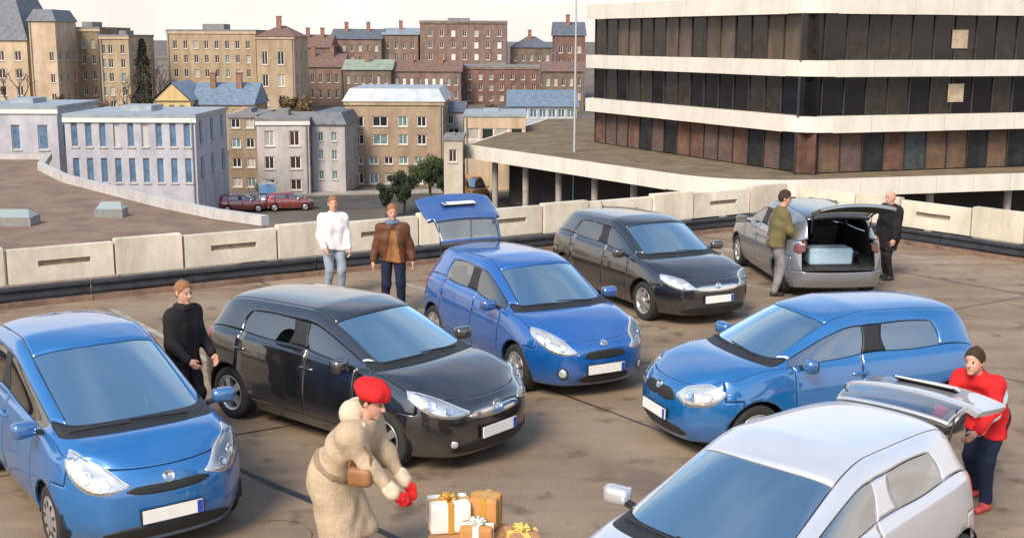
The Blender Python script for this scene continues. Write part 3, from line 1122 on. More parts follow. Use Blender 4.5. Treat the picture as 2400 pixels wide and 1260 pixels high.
def conifer(name, label, base, hgt, rad, m, seed, n=5200, bark=None):
    rg = random.Random(seed)
    root = empty(name, base)
    tag(root, label, 'tree')
    mb = MB()
    mb.tube([(0, 0, 0), (0, 0, hgt * .5), (.05, 0, hgt * .97)], [rad * .1, rad * .06, .02], 8)
    mb.build('trunk', bark or mat('bark', (.10, .075, .055), .95, var=.3, scale=3), root)
    mb = MB()
    for i in range(n):
        t = rg.random() ** .75
        z = hgt * (.10 + .90 * t)
        prof = (1 - t) ** .8 * (1 + .22 * math.sin(t * 34 + rg.random() * 2.0)) * rad
        a = rg.random() * 6.283
        lob = 1 + .22 * math.sin(a * 5 + t * 12)
        r_ = prof * lob * (.35 + .65 * rg.random() ** .5) + .05
        c = Vector((r_ * math.cos(a), r_ * math.sin(a), z - .18 * r_))
        s = rg.uniform(.14, .34)
        u = Vector((math.cos(a) + rg.uniform(-.5, .5), math.sin(a) + rg.uniform(-.5, .5), rg.uniform(-.7, .25))).normalized()
        v = Vector((rg.uniform(-1, 1), rg.uniform(-1, 1), rg.uniform(-1, 1))).cross(u).normalized()
        mb.add([c - v * s * .3, c + u * s * 1.2, c + v * s * .3], [(0, 1, 2)])
    mb.build('crown', m, root)


def broadleaf(name, label, base, hgt, rad, m, seed, n=15000, leaf=.07, group=None, trunk=True, cat='tree'):
    rg = random.Random(seed)
    root = empty(name, base)
    tag(root, label, cat, group)
    bark = mat('bark', (.10, .075, .055), .95, var=.3, scale=3)
    mb = MB()
    tips = []
    mb.tube([(0, 0, 0), (.05, .03, hgt * .25), (0, .05, hgt * .5)], [rad * .11, rad * .08, rad * .05], 8)
    for k in range(9):
        a = k * 2.4 + rg.random()
        z0 = hgt * rg.uniform(.22, .5)
        e = Vector((math.cos(a) * rad * rg.uniform(.45, .85), math.sin(a) * rad * rg.uniform(.45, .85), hgt * rg.uniform(.55, .95)))
        mid = Vector((e.x * .4, e.y * .4, z0 + (e.z - z0) * .6))
        mb.tube([(0, 0, z0), mid, e], [rad * .045, rad * .03, .012], 6)
        tips.append(e)
        tips.append(mid)
    mb.build('trunk', bark, root)
    mb = MB()
    cl = [(t + Vector((rg.uniform(-.2, .2), rg.uniform(-.2, .2), rg.uniform(-.2, .2))) * rad, rad * rg.uniform(.14, .40)) for t in tips for _ in range(2)]
    for i in range(n):
        c0, cr_ = cl[rg.randrange(len(cl))]
        d = Vector((rg.gauss(0, 1), rg.gauss(0, 1), rg.gauss(0, .8)))
        d = d.normalized() * cr_ * rg.random() ** .4
        c = c0 + d
        if c.z < .1:
            continue
        s = leaf * rg.uniform(.6, 1.4)
        u = Vector((rg.uniform(-1, 1), rg.uniform(-1, 1), rg.uniform(-1, 1))).normalized()
        v = u.cross(Vector((rg.uniform(-1, 1), rg.uniform(-1, 1), rg.uniform(-1, 1)))).normalized()
        mb.add([c - u * s, c - v * s * .55, c + u * s, c + v * s * .55], [(0, 1, 2, 3)])
    mb.build('crown', m, root)


def bare_tree(name, label, base, hgt, seed, m, group=None, spread=.5):
    rg = random.Random(seed)
    root = empty(name, base)
    tag(root, label, 'tree', group)
    tr, cr_ = MB(), MB()

    def grow(p_, d, L_, r_, lv):
        e = p_ + d * L_
        mid = (p_ + e) / 2 + Vector((rg.uniform(-1, 1), rg.uniform(-1, 1), 0)) * L_ * .06
        (tr if lv < 2 else cr_).tube([p_, mid, e], [r_, r_ * .85, r_ * .65], 6 if lv < 2 else 4, 0, False)
        if lv >= 5:
            return
        for k in range(rg.choice((2, 3, 3)) if lv < 4 else 3):
            nd = (d + Vector((rg.uniform(-1, 1), rg.uniform(-1, 1), rg.uniform(-.25, .6))) * spread * (1 + .15 * lv)).normalized()
            grow(e if k else mid.lerp(e, .7), nd, L_ * rg.uniform(.58, .8), r_ * .6, lv + 1)

    grow(Vector((0, 0, 0)), Vector((0, 0, 1)), hgt * .30, hgt * .022, 0)
    tr.build('trunk', m, root)
    cr_.build('crown', m, root)


FIR = leaf_mat('fir_needles', (.030, .038, .020), (.014, .018, .010))
LEAF1 = leaf_mat('shrub_leaves', (.085, .115, .035), (.035, .052, .018))
LEAF2 = leaf_mat('dark_leaves', (.050, .068, .028), (.020, .030, .014))
TWIG = mat('brown_twigs', (.10, .075, .058), .95, var=.3, scale=2)
q = at(331, 85, 160)
conifer('fir_tree', 'tall dark fir standing between the two groups of stone flats', (q.x, q.y, terrain_z(q.x, 160) - .3), q.z - terrain_z(q.x, 160), 1.9, FIR, 3)
for px, tp, Y, sd, lb in ((300, 140, 158, 4, 'bare brown tree beside the fir'), (362, 108, 157, 5, 'bare brown tree between the fir and the wide stone flats'), (386, 150, 152, 6, 'bare brown tree in front of the wide stone flats'),
                          (40, 105, 150, 8, 'dark bare tree in front of the mansard house'), (268, 190, 152, 9, 'low bare tree below the narrower flats'), (560, 180, 160, 12, 'bare tree behind the blue slate roof')):
    q = at(px, tp, Y)
    bare_tree('bare_tree', lb, (q.x, Y, terrain_z(q.x, Y) - .3), q.z - terrain_z(q.x, Y), sd, TWIG, None, .55)
for px, tp, Y, sd, rad, m, lb in ((1006, 362, 100, 21, 1.7, LEAF1, 'leafy green tree in front of the tan office corner'), (946, 404, 96, 22, 1.3, LEAF2, 'dark green bush at the foot of the tan office'),
                                  (902, 432, 94, 23, .9, LEAF2, 'low dark bush beside the grey rendered house'), (1046, 385, 98, 24, 1.1, LEAF2, 'narrow dark shrub beside the pale kiosk')):
    q = at(px, tp, Y)
    zb_ = terrain_z(q.x, Y)
    broadleaf('leafy_tree', lb, (q.x, Y, zb_), q.z - zb_, rad, m, sd)
for px, tp, Y, sd, lb in ((180, 255, 128, 31, 'russet tree showing above the roof of the clinic, below the brown flats'), (250, 250, 132, 32, 'russet tree above the clinic roof, below the narrow flats'), (120, 235, 130, 33, 'russet tree in the gap between annex and clinic'), (700, 230, 150, 35, 'russet tree between the beige end block and the tan office'), (1160, 255, 140, 36, 'russet tree behind the apricot shop')):
    q = at(px, tp, Y)
    zb_ = terrain_z(q.x, Y)
    broadleaf('autumn_tree', lb, (q.x, Y, zb_), q.z - zb_, 2.4, leaf_mat('russet_leaves', (.20, .12, .055), (.11, .07, .035)), sd, 4500, .22, 'russet trees below the flats')

# ---------------------------------------------------------------- cars
BLACK = mat('black_plastic', (0.018, 0.018, 0.019), 0.55, var=0.2, scale=20)
TRIM = mat('dark_interior', (0.035, 0.034, 0.036), 0.8, var=0.3, scale=12)
SEAT = mat('seat_fabric', (0.075, 0.072, 0.075), 0.9, var=0.3, scale=40, bump=0.2)
RUBBER = mat('tyre_rubber', (0.022, 0.021, 0.020), 0.85, var=0.3, scale=25, bump=0.3)
ALLOY = mat('wheel_alloy', (0.55, 0.54, 0.53), 0.32, 0.75, var=0.12, scale=12)
CHROME = mat('chrome', (0.75, 0.75, 0.74), 0.12, 1.0)
GLASS = glass('car_glass', (0.36, 0.42, 0.45), 0.16)
GLASSP = glass('car_glass_pale', (0.50, 0.55, 0.55), 0.34)
GLASSW = glass('car_windscreen', (0.40, 0.47, 0.52), 0.62, 0.015, (0.70, 0.92, 1.0))
GLASSD = glass('car_glass_privacy', (0.10, 0.11, 0.12), 0.10)
LAMP = mat('lamp_reflector', (0.78, 0.78, 0.76), 0.12, 0.55, var=0.08, scale=30, coat=1.0)
LENS = glass('lamp_lens', (0.93, 0.94, 0.95), 0.12)
AMBER = mat('indicator_amber', (0.75, 0.28, 0.05), 0.25, coat=1.0)
REDL = mat('tail_lamp_red', (0.45, 0.012, 0.012), 0.2, coat=1.0, var=0.15, scale=30)
PLATE = mat('plate_white', (0.78, 0.76, 0.70), 0.45, var=0.05, scale=12)
PLATEB = mat('plate_blue_strip', (0.02, 0.06, 0.35), 0.45)


def catmull(me_in, levels):
    o = bpy.data.objects.new('tmp', me_in)
    col.objects.link(o)
    md = o.modifiers.new('s', 'SUBSURF')
    md.levels = levels
    md.render_levels = levels
    dg = bpy.context.evaluated_depsgraph_get()
    ev = o.evaluated_get(dg)
    me = bpy.data.meshes.new_from_object(ev)
    bpy.data.objects.remove(o)
    return me


def smooth_interp(st, t):
    """st = [(t, lo, hi)...]; cubic interpolation"""
    ts = [s[0] for s in st]
    for i in range(len(ts) - 1):
        if t <= ts[i + 1] + 1e-9:
            break
    u = (t - ts[i]) / (ts[i + 1] - ts[i])
    out = []
    for k in (1, 2):
        p1, p2 = st[i][k], st[i + 1][k]
        m1 = ((st[i + 1][k] - st[max(i - 1, 0)][k]) / (ts[i + 1] - ts[max(i - 1, 0)])) * (ts[i + 1] - ts[i])
        m2 = ((st[min(i + 2, len(st) - 1)][k] - st[i][k]) / (ts[min(i + 2, len(st) - 1)] - ts[i])) * (ts[i + 1] - ts[i])
        out.append((2 * u ** 3 - 3 * u ** 2 + 1) * p1 + (u ** 3 - 2 * u ** 2 + u) * m1 + (-2 * u ** 3 + 3 * u ** 2) * p2 + (u ** 3 - u ** 2) * m2)
    return out


def patch(bvh, st, direction, origin, lift=0.004, nu=18, nv=6, thick=0.012, flip=1):
    """a freeform inlay laid on the body: columns run along 'a', rows along z.
    direction = ray direction (unit, horizontal); a is measured across it."""
    d = Vector(direction).normalized()
    s = Vector((-d.y, d.x, 0)) * flip
    o = Vector(origin)
    grid = []
    for i in range(nu + 1):
        t = st[0][0] + (st[-1][0] - st[0][0]) * i / nu
        lo, hi = smooth_interp(st, t)
        row = []
        for j in range(nv + 1):
            z = lo + (hi - lo) * j / nv
            src = o + s * t - d * 3.0
            src.z = z
            h = bvh.ray_cast(src, d, 6.0)
            row.append((h[0] - d * 0.0 + h[1] * (lift if h[1].dot(d) < 0 else -lift)) if h[0] is not None else None)
        grid.append(row)
    vs_, idx = [], {}
    for i in range(nu + 1):
        for j in range(nv + 1):
            if grid[i][j] is not None:
                idx[i, j] = len(vs_)
                vs_.append(grid[i][j])
    n0 = len(vs_)
    fs = []
    for i in range(nu):
        for j in range(nv):
            q = [(i, j), (i + 1, j), (i + 1, j + 1), (i, j + 1)]
            if all(k in idx for k in q):
                fs.append(tuple(idx[k] for k in q))
    return [tuple(v) for v in vs_], fs


def fix_patch(name, vf, material, parent, d, thick=0.012, smooth=True):
    vs_, fs = vf
    me = bpy.data.meshes.new(name)
    bm = bmesh.new()
    bv = [bm.verts.new(v) for v in vs_]
    for f in fs:
        try:
            bm.faces.new([bv[i] for i in f])
        except ValueError:
            pass
    bm.normal_update()
    s = sum((f.normal.dot(Vector(d)) * f.calc_area() for f in bm.faces), 0.0)
    if s > 0:
        bmesh.ops.reverse_faces(bm, faces=bm.faces)
    bm.normal_update()
    # skirt so that the inlay has thickness
    be = [e for e in bm.edges if e.is_boundary]
    r = bmesh.ops.extrude_edge_only(bm, edges=be)
    nv = [g for g in r['geom'] if isinstance(g, bmesh.types.BMVert)]
    for v in nv:
        v.co += Vector(d).normalized() * thick
    for f in bm.faces:
        f.smooth = smooth
    bm.to_mesh(me)
    bm.free()
    me.materials.append(material)
    return link(name, me, parent)


def rounded_box(sx, sy, sz, bev):
    mb = MB()
    mb.box(-sx / 2, sx / 2, -sy / 2, sy / 2, -sz / 2, sz / 2)
    me = mb.mesh('rb', TRIM)
    bm = bmesh.new()
    bm.from_mesh(me)
    bmesh.ops.bevel(bm, geom=list(bm.edges), offset=bev, segments=3, affect='EDGES', profile=0.6)
    vs_ = [v.co.copy() for v in bm.verts]
    fs = [tuple(v.index for v in f.verts) for f in bm.faces]
    bm.free()
    bpy.data.meshes.remove(me)
    return vs_, fs


def wheel_meshes(r, style, key):
    k = ('wheel', round(r, 3), style)
    if k in MATS:
        return MATS[k]
    wd = 0.195
    rr = r * 0.66
    mb = MB()
    prof = [(rr, -wd * .42), (rr + .012, -wd * .48), (r * .86, -wd * .5), (r * .95, -wd * .46), (r * .992, -wd * .38), (r, -wd * .18),
            (r, wd * .18), (r * .992, wd * .38), (r * .95, wd * .46), (r * .86, wd * .5), (rr + .012, wd * .48), (rr, wd * .42), (rr - .005, 0), (rr, -wd * .42)]
    mb.lathe(prof, 40)
    tyre = mb.mesh('wheel', RUBBER)
    # outer side is +y
    mb = MB()
    mb.lathe([(rr - .002, -wd * .40), (rr - .002, wd * .40), (rr + .006, wd * .46), (rr - .004, wd * .47), (rr - .02, wd * .42), (rr - .035, wd * .2), (rr - .04, -wd * .2)], 40, 0)
    if style == 'cover':
        mb.lathe([(rr - .02, wd * .40), (rr * .8, wd * .47), (rr * .45, wd * .50), (rr * .2, wd * .50), (0.001, wd * .49)], 40, 0)
        for k_ in range(9):
            a = 2 * math.pi * k_ / 9
            M = Matrix.Rotation(a, 4, 'Y')
            mb.box(rr * .55, rr * .82, wd * .485, wd * .505, -.014, .014, 1, M)
    else:
        n = 5 if style == 'five' else 7
        mb.lathe([(rr - .03, wd * .02), (rr * .2, wd * .05), (0.001, wd * .05)], 40, 1)
        for k_ in range(n):
            a = 2 * math.pi * k_ / n
            M = Matrix.Rotation(a, 4, 'Y')
            w1, w2 = (.030, .044) if n == 5 else (.020, .028)
            p = [Vector(q) for q in ((.03, wd * .46, -w1), (.03, wd * .46, w1), (rr - .012, wd * .40, w2), (rr - .012, wd * .40, -w2),
                                     (.03, wd * .2, -w1), (.03, wd * .2, w1), (rr - .012, wd * .2, w2), (rr - .012, wd * .2, -w2))]
            mb.add([M @ q for q in p], [(0, 3, 2, 1), (0, 4, 7, 3), (1, 2, 6, 5), (2, 3, 7, 6)], 0)
        mb.lathe([(.062, wd * .15), (.060, wd * .46), (.045, wd * .50), (.001, wd * .50)], 20, 0)
    rim = mb.mesh('rim', [ALLOY, BLACK])
    MATS[k] = (tyre, rim)
    return MATS[k]


def make_car(p):
    """p: dictionary of dimensions and looks. Local frame: x forward, y left, z up."""
    L, W, H = p['L'], p['W'], p['H']
    h, w = L / 2, W / 2
    zb = p.get('zb', 0.20)
    hz0, hz1 = p.get('hz0', 0.74), p.get('hz1', 0.98)
    b0, b1 = p.get('b0', 0.93), p.get('b1', 1.0)       # belt height front, rear
    xw0, xw1 = h - p.get('ws0', 0.92), h - p.get('ws1', 1.66)
    xB, xC = p.get('xB', -0.15), p.get('xC', -h + 0.75)
    xr = -h + p.get('rr', 0.42)
    tz = p.get('tz', 1.0)
    rx = p.get('tailx', 0.08)                            # x offset of tail glass base from the rear end
    wr = w - p.get('tumble', 0.25)
    wb = p['wb']
    xf = h - p.get('fo', 0.80)
    xrw = xf - wb
    rw = p.get('rw', 0.30)
    doors = p.get('doors', 5)
    nose = p.get('nose', 0.40)
    pm = p['paint']

    def belt(x):
        t = (xw0 - x) / (xw0 + h)
        return b0 + (b1 - b0) * max(0, min(1, t))

    def hoodz(x):
        t = (x - (xw0)) / ((h - .1) - xw0)
        t = max(0, min(1, t))
        return hz1 + (hz0 - hz1) * t ** 1.55

    def side(x, e=0.0, zt=None, pinch=0.0):
        z4 = zt if zt is not None else belt(x)
        return [(x, w - .075 - pinch - e, zb), (x, w - .012 - pinch - e, zb + .13), (x, w + .012 - pinch - e, .50), (x, w - .004 - pinch - e, .5 + (z4 - .5) * .52), (x, w - .055 - pinch - e, z4 - .012)]

    S = []
    # 0 front corner
    x0 = h - nose
    s = side(x0, 0, hoodz(x0) - .055, .02)
    S.append(s + [(x0 + .02, w - .13, hoodz(x0) - .015), (x0 + .10, w - .26, hz0 + .035), (h - .20, .45, hz0 + .035), (h - .115, .24, hz0 + .022), (h - .095, 0, hz0 + .022)])
    for x, e, fr_ in ((h - .60, -.006, .30), (h - .80, -.010, .55), (h - 1.0, -.004, .80)):
        xt = (h - .20) + (xw0 + .06 - (h - .20)) * fr_
        z = hoodz(xt)
        s = side(x, e, z - .065)
        S.append(s + [(x * .6 + xt * .4, w - .10, z - .022), (xt + .0, w - .22, z + .002), (xt + .015, .47, z + .014), (xt + .03, .25, z + .026), (xt + .03, 0, z + .03)])
    # 4 hood rear edge, 5 windscreen base
    x4 = min(xw0 - .20, h - 1.10)
    for dx, dz, xs in ((.06, -.012, x4), (0.0, .0, x4 - .08)):
        s = side(xs, 0)
        S.append(s + [(xs + .02, w - .09, belt(xs) + .012), (xw0 - .16 + dx, w - .145, hz1 - .018 + dz), (xw0 - .09 + dx, w - .225, hz1 - .005 + dz), (xw0 + dx - .01, .36, hz1 + .006 + dz), (xw0 + dx + .02, 0, hz1 + .012 + dz)])
    # 6 windscreen top
    xs = min((xw1 + xw0) / 2 - .28, x4 - .30)
    s = side(xs)
    S.append(s + [(xs, w - .088, belt(xs) + .016), (xw1 - .20, wr + .035, H - .165), (xw1 - .12, wr - .045, H - .095), (xw1 - .03, .32, H - .052), (xw1, 0, H - .045)])
    # 7, 8 B pillar
    for dx in (.045, -.045):
        x = xB + dx
        s = side(x)
        S.append(s + [(x, w - .085, belt(x) + .018), (x - .02, wr + .03, H - .105), (x - .02, wr - .055, H - .030), (x, .32, H + .006), (x, 0, H + .012)])
    # 9 C pillar start
    xm = xC
    s = side(xm)
    S.append(s + [(xm, w - .090, belt(xm) + .02), (xm + p.get('crake', .14), wr + .015, H - .135), (xm + .12, wr - .07, H - .058), (xm + .1, .32, H - .014), (xm + .1, 0, H - .006)])
    # 10 roof rear edge
    x10 = -h + nose * 0.9 + .12
    s = side(x10, 0, None, .012)
    S.append(s + [(x10 - .03, w - .105, belt(x10) + .02), (xr + .02, wr - .01, H - .185), (xr - .02, wr - .085, H - .105), (xr - .04, .30, H - .066), (xr - .05, 0, H - .058)])
    # 11 rear corner
    x11 = -h + .24
    s = side(x11, 0, tz - .05, .045)
    S.append(s + [(-h + .21, w - .165, tz - .01), (-h + .16 + rx * .5, w - .235, tz + .005), (-h + .10 + rx * .6, w - .31, tz + .012), (-h + .04 + rx, .28, tz + .016), (-h + .03 + rx, 0, tz + .016)])
    NS = len(S)
    V, F, FM = [], [], []
    parts = []

    def pid(n):
        if n not in parts:
            parts.append(n)
        return parts.index(n)

    vid = {}

    def vert(key, co, sgn):
        if abs(co[1]) < 1e-6:
            k = (key, 0)
        else:
            k = (key, sgn)
        if k not in vid:
            vid[k] = len(V)
            V.append((co[0], co[1] * sgn, co[2]))
        return vid[k]

    def region(i, k, sd):
        # long surface: between stations i,i+1 and columns k,k+1
        if k <= 4:
            if i <= 4:
                if i == 0 and k <= 2:
                    return 'front_bumper'
                if k == 0:
                    return 'body'
                return 'front_wing' + sd
            if k == 0:
                return 'body'
            if 5 <= i <= 6:
                return 'front_door' + sd
            if i in (7,):
                return ('front_door' if doors == 3 else 'rear_door') + sd if doors == 5 else 'rear_wing' + sd
            if i == 8:
                return ('rear_door' if doors == 5 else 'rear_wing') + sd
            if i == 10 and k <= 2:
                return 'rear_bumper'
            return 'rear_wing' + sd
        if i <= 3:
            return 'hood'
        if i == 4:
            return 'cowl' if k >= 6 else 'body'
        if i == 5:
            return {5: 'front_window' + sd, 6: 'body', 7: 'windscreen', 8: 'windscreen'}[k]
        if i in (6, 7, 8):
            if k == 5:
                return {6: 'front_window' + sd, 7: 'pillar' + sd, 8: 'rear_side_window' + sd}[i]
            return 'roof' if k > 6 else 'body'
        if i == 9:
            return 'body' if k <= 6 else 'roof'
        return {5: 'body', 6: 'body', 7: 'rear_window', 8: 'rear_window'}[k]

    # caps
    def cap(front):
        i = 0 if front else NS - 1
        g = {}
        for r in range(6):
            for c in range(5, 10):
                if r == 5:
                    g[r, c] = (('s', i, c), S[i][c])
                elif c == 5:
                    g[r, c] = (('s', i, r), S[i][r])
                else:
                    y = S[i][c][1]
                    tt = y / w
                    if front:
                        zl = [zb - .01, zb + .12, .46, .585, (.585 + hz0) / 2 + .035][r]
                        xx = h - [.075, .0, .0, .012, .035][r] - .30 * tt ** 2.6
                        y = y * [.97, 1, 1.0, 1.0, 1.0][r]
                    else:
                        zl = [zb + .02, zb + .16, .50, .64, .82][r]
                        zl = min(zl, tz - .1) if r < 4 else (tz + .64) / 2
                        xx = -h + [.06, .0, .0, .035, .045 + rx * .4][r] + .17 * tt ** 2.6
                    g[r, c] = (('c', front, r, c), (xx, y, zl))
        return g

    def capregion(front, r, c, sd):
        if front:
            return 'front_bumper'
        if r <= 1:
            return 'rear_bumper'
        return ('rear_wing' + sd) if c == 5 else 'tailgate'

    for sgn, sd in ((1, '|L'), (-1, '|R')):
        for i in range(NS - 1):
            for k in range(9):
                q = [vert(('s', a, b), S[a][b], sgn) for a, b in ((i, k), (i, k + 1), (i + 1, k + 1), (i + 1, k))]
                F.append(q if sgn > 0 else q[::-1])
                FM.append(pid(region(i, k, sd)))
        for front in (True, False):
            g = cap(front)
            for r in range(5):
                for c in range(5, 9):
                    q = [vert(*g[a], sgn) for a in ((r, c), (r, c + 1), (r + 1, c + 1), (r + 1, c))]
                    if front == (sgn > 0):
                        q = q[::-1] if False else q
                    F.append(q)
                    FM.append(pid(capregion(front, r, c, sd)))
    cage = bpy.data.meshes.new('cage')
    cage.from_pydata(V, [], F)
    for _ in parts:
        cage.materials.append(BLACK)
    cage.polygons.foreach_set('material_index', FM)
    bm = bmesh.new()
    bm.from_mesh(cage)
    bmesh.ops.recalc_face_normals(bm, faces=bm.faces)
    # keep outward
    tot = sum(f.normal.dot(f.calc_center_median() - Vector((0, 0, .6))) for f in bm.faces)
    if tot < 0:
        bmesh.ops.reverse_faces(bm, faces=bm.faces)
    # a little crispness along the shoulder and the glass line
    cl = bm.edges.layers.float.get('crease_edge') or bm.edges.layers.float.new('crease_edge')
    pidx = {n: i for i, n in enumerate(parts)}
    inv = {}
    for (key, sg_), vi in vid.items():
        inv[vi] = key
    for e in bm.edges:
        k1, k2 = inv[e.verts[0].index], inv[e.verts[1].index]
        if k1[0] == 's' and k2[0] == 's' and k1[2] == k2[2]:
            e[cl] = {4: .45, 2: .25, 1: .2, 7: .12}.get(k1[2], 0.0)
        if k1[0] == 'c' and k2[0] == 'c' and k1[2] == k2[2] and k1[2] in (1, 3):
            e[cl] = .3
        ms = {parts[f.material_index].split('|')[0] for f in e.link_faces}
        if len(ms) == 2:
            if ms & {'windscreen', 'front_window', 'rear_side_window', 'rear_window'}:
                e[cl] = max(e[cl], 0.3)
            if 'hood' in ms:
                e[cl] = max(e[cl], 0.4)
            if 'tailgate' in ms:
                e[cl] = 0.3
    bm.to_mesh(cage)
    bm.free()
    me = catmull(cage, 3)
    bpy.data.meshes.remove(cage)
    bm = bmesh.new()
    bm.from_mesh(me)
    bpy.data.meshes.remove(me)
    # wheel arches
    arch = []
    RA = rw + .055
    for xc in (xf, xrw):
        for sg in (1, -1):
            rem = []
            for f in bm.faces:
                c = f.calc_center_median()
                if c.y * sg > w - .34 and abs(f.normal.y) > .35 and (c.x - xc) ** 2 + (c.z - rw) ** 2 < RA ** 2:
                    rem.append(f)
            rs = set(rem)
            bv = {v for f in rem for v in f.verts if any(g not in rs for g in v.link_faces)}
            bmesh.ops.delete(bm, geom=rem, context='FACES')
            for v in bv:
                if v.is_valid:
                    d = Vector((v.co.x - xc, 0, v.co.z - rw))
                    if d.length > 1e-4:
                        d = d.normalized() * RA
                        v.co.x, v.co.z = xc + d.x, rw + d.z
            loose = [v for v in bm.verts if not v.link_faces]
            bmesh.ops.delete(bm, geom=loose, context='VERTS')
    bm.normal_update()
    bvh = BVHTree.FromBMesh(bm)

    root = empty(p['name'], p['loc'], p['yaw'])
    tag(root, p['label'], 'car', p.get('group'))
    out = {}
    glassn = ('windscreen', 'front_window', 'rear_side_window', 'rear_window')
    # the outer ring of the rear window belongs to the tailgate frame
    rwi, tgi = pidx['rear_window'], pidx['tailgate']
    ring = [f for f in bm.faces if f.material_index == rwi and any(any(g.material_index != rwi for g in v.link_faces) for v in f.verts)]
    for f in ring:
        f.material_index = tgi
    ring = [f for f in bm.faces if f.material_index == rwi and any(any(g.material_index != rwi for g in v.link_faces) for v in f.verts)]
    bm.verts.index_update()
    bnd = {}
    for v in bm.verts:
        ms = {f.material_index for f in v.link_faces}
        if len(ms) > 1:
            bnd[v.index] = True
    bm.verts.index_update()
    hinge = Vector((xr - .03, 0, H - .06))
    for n in parts:
        base = n.split('|')[0]
        i = pidx[n]
        fs = [f for f in bm.faces if f.material_index == i]
        if not fs:
            continue
        vl, mp_ = [], {}
        for f in fs:
            for v in f.verts:
                if v.index not in mp_:
                    mp_[v.index] = len(vl)
                    vl.append(v)
        inn = {}
        for v in vl:
            co = v.co.copy()
            if v.index in bnd:
                # pull back from the joint
                own = [f for f in v.link_faces if f.material_index == i]
                c = sum((f.calc_center_median() for f in own), Vector()) / len(own)
                d = (c - co)
                if d.length > 1e-5:
                    g = .0048
                    co = co + d.normalized() * g
            if base in glassn:
                co -= v.normal * .006
            inn[v.index] = co
        off = hinge if base in ('tailgate', 'rear_window') else Vector()
        nb = bmesh.new()
        bv = [nb.verts.new(inn[v.index] - off) for v in vl]
        for f in fs:
            nf = nb.faces.new([bv[mp_[v.index]] for v in f.verts])
            nf.smooth = True
        nb.normal_update()
        th = .005 if base in glassn else (.055 if base == 'tailgate' else .022)
        # inner skin
        if base not in glassn:
            nrm = [v.normal.copy() for v in bv]
            iv = [nb.verts.new(v.co - nn * th) for v, nn in zip(bv, nrm)]
            fl = [f for f in nb.faces]
            be = [e for e in nb.edges if e.is_boundary]
            pair = {v: k for v, k in zip(bv, iv)}
            for f in fl:
                g = nb.faces.new([pair[v] for v in reversed(f.verts)])
                g.material_index = 1
                g.smooth = True
            for e in be:
                a, b = e.verts
                lf = e.link_faces[0]
                # orientation follows the owning face
                vsq = list(lf.verts)
                ia = vsq.index(a)
                if vsq[(ia + 1) % len(vsq)] is b:
                    q = [b, a, pair[a], pair[b]]
                else:
                    q = [a, b, pair[b], pair[a]]
                try:
                    nb.faces.new(q)
                except ValueError:
                    pass
        me2 = bpy.data.meshes.new(base)
        nb.to_mesh(me2)
        nb.free()
        m0 = pm
        if base in glassn:
            m0 = GLASSW if base == 'windscreen' else p.get('sideglass', GLASS)
        if base in ('cowl', 'pillar'):
            m0 = BLACK
        if base == 'pillar' and p.get('pillarmat'):
            m0 = p['pillarmat']
        if base == 'roof' and p.get('roofmat'):
            m0 = p['roofmat']
        me2.materials.append(m0)
        if base not in glassn:
            me2.materials.append(TRIM)
        out[n] = me2
    nice = {'front_window': 'side_window', 'rear_side_window': 'side_window', 'front_door': 'door', 'rear_door': 'door', 'cowl': 'cowl_panel', 'pillar': 'door_pillar', 'body': 'body_shell'}
    objs = {}
    bm.free()
    for n, me2 in out.items():
        base = n.split('|')[0]
        if base == 'rear_window':
            continue
        o = link(nice.get(base, base), me2, root)
        objs[n] = o
    tg = objs['tailgate']
    tg.location = hinge
    if 'rear_window' in out:
        link('rear_window', out['rear_window'], tg)
    ta = p.get('tailgate_open', 0)
    if ta:
        tg.rotation_euler = (0, R(ta), 0)
        MB_ = MB()
        for sg in (1, -1):
            a = Vector((xr - .16, sg * (wr - .12), H - .34))
            b = hinge + Matrix.Rotation(R(ta), 3, 'Y') @ (Vector((-h + .20, sg * (wr - .10), tz + .18)) - hinge)
            st_ = MB()
            st_.tube([a, a.lerp(b, .55)], .013, 8)
            st_.tube([a.lerp(b, .5), b], .007, 8)
            st_.build('gas_strut', BLACK, root)
    # wheels, liners, underbody
    tyre, rim = wheel_meshes(rw, p.get('rim', 'five'), p['name'])
    for xc in (xf, xrw):
        for sg in (1, -1):
            o = link('wheel', tyre, root, (xc, sg * (w - .115), rw), (0, 0, 0 if sg > 0 else math.pi))
            link('rim', rim, o)
            ml = MB()
            n = 20
            vs_ = []
            for k in range(n + 1):
                a = -R(8) + (math.pi + R(16)) * k / n
                for y in (w - .03, w - .34):
                    vs_.append((xc + (RA + .004) * math.cos(a), sg * y, rw + (RA + .004) * math.sin(a)))
            ml.add(vs_, [(2 * k, 2 * k + 1, 2 * k + 3, 2 * k + 2) for k in range(n)], 0, True)
            c = [(xc + (RA + .004) * math.cos(-R(8) + (math.pi + R(16)) * k / n), sg * (w - .34), rw + (RA + .004) * math.sin(-R(8) + (math.pi + R(16)) * k / n)) for k in range(n + 1)]
            ml.add(c, [tuple(range(n + 1))], 0)
            ml.build('wheel_arch_liner', BLACK, root)
    mb = MB()
    mb.box(-h + .12, h - .16, -w + .36, w - .36, zb + .01, zb + .05)
    mb.box(xrw + RA + .03, xf - RA - .03, -w + .10, w - .10, zb + .015, zb + .055)
    mb.build('underbody', BLACK, root)
    # interior
    me_s = None
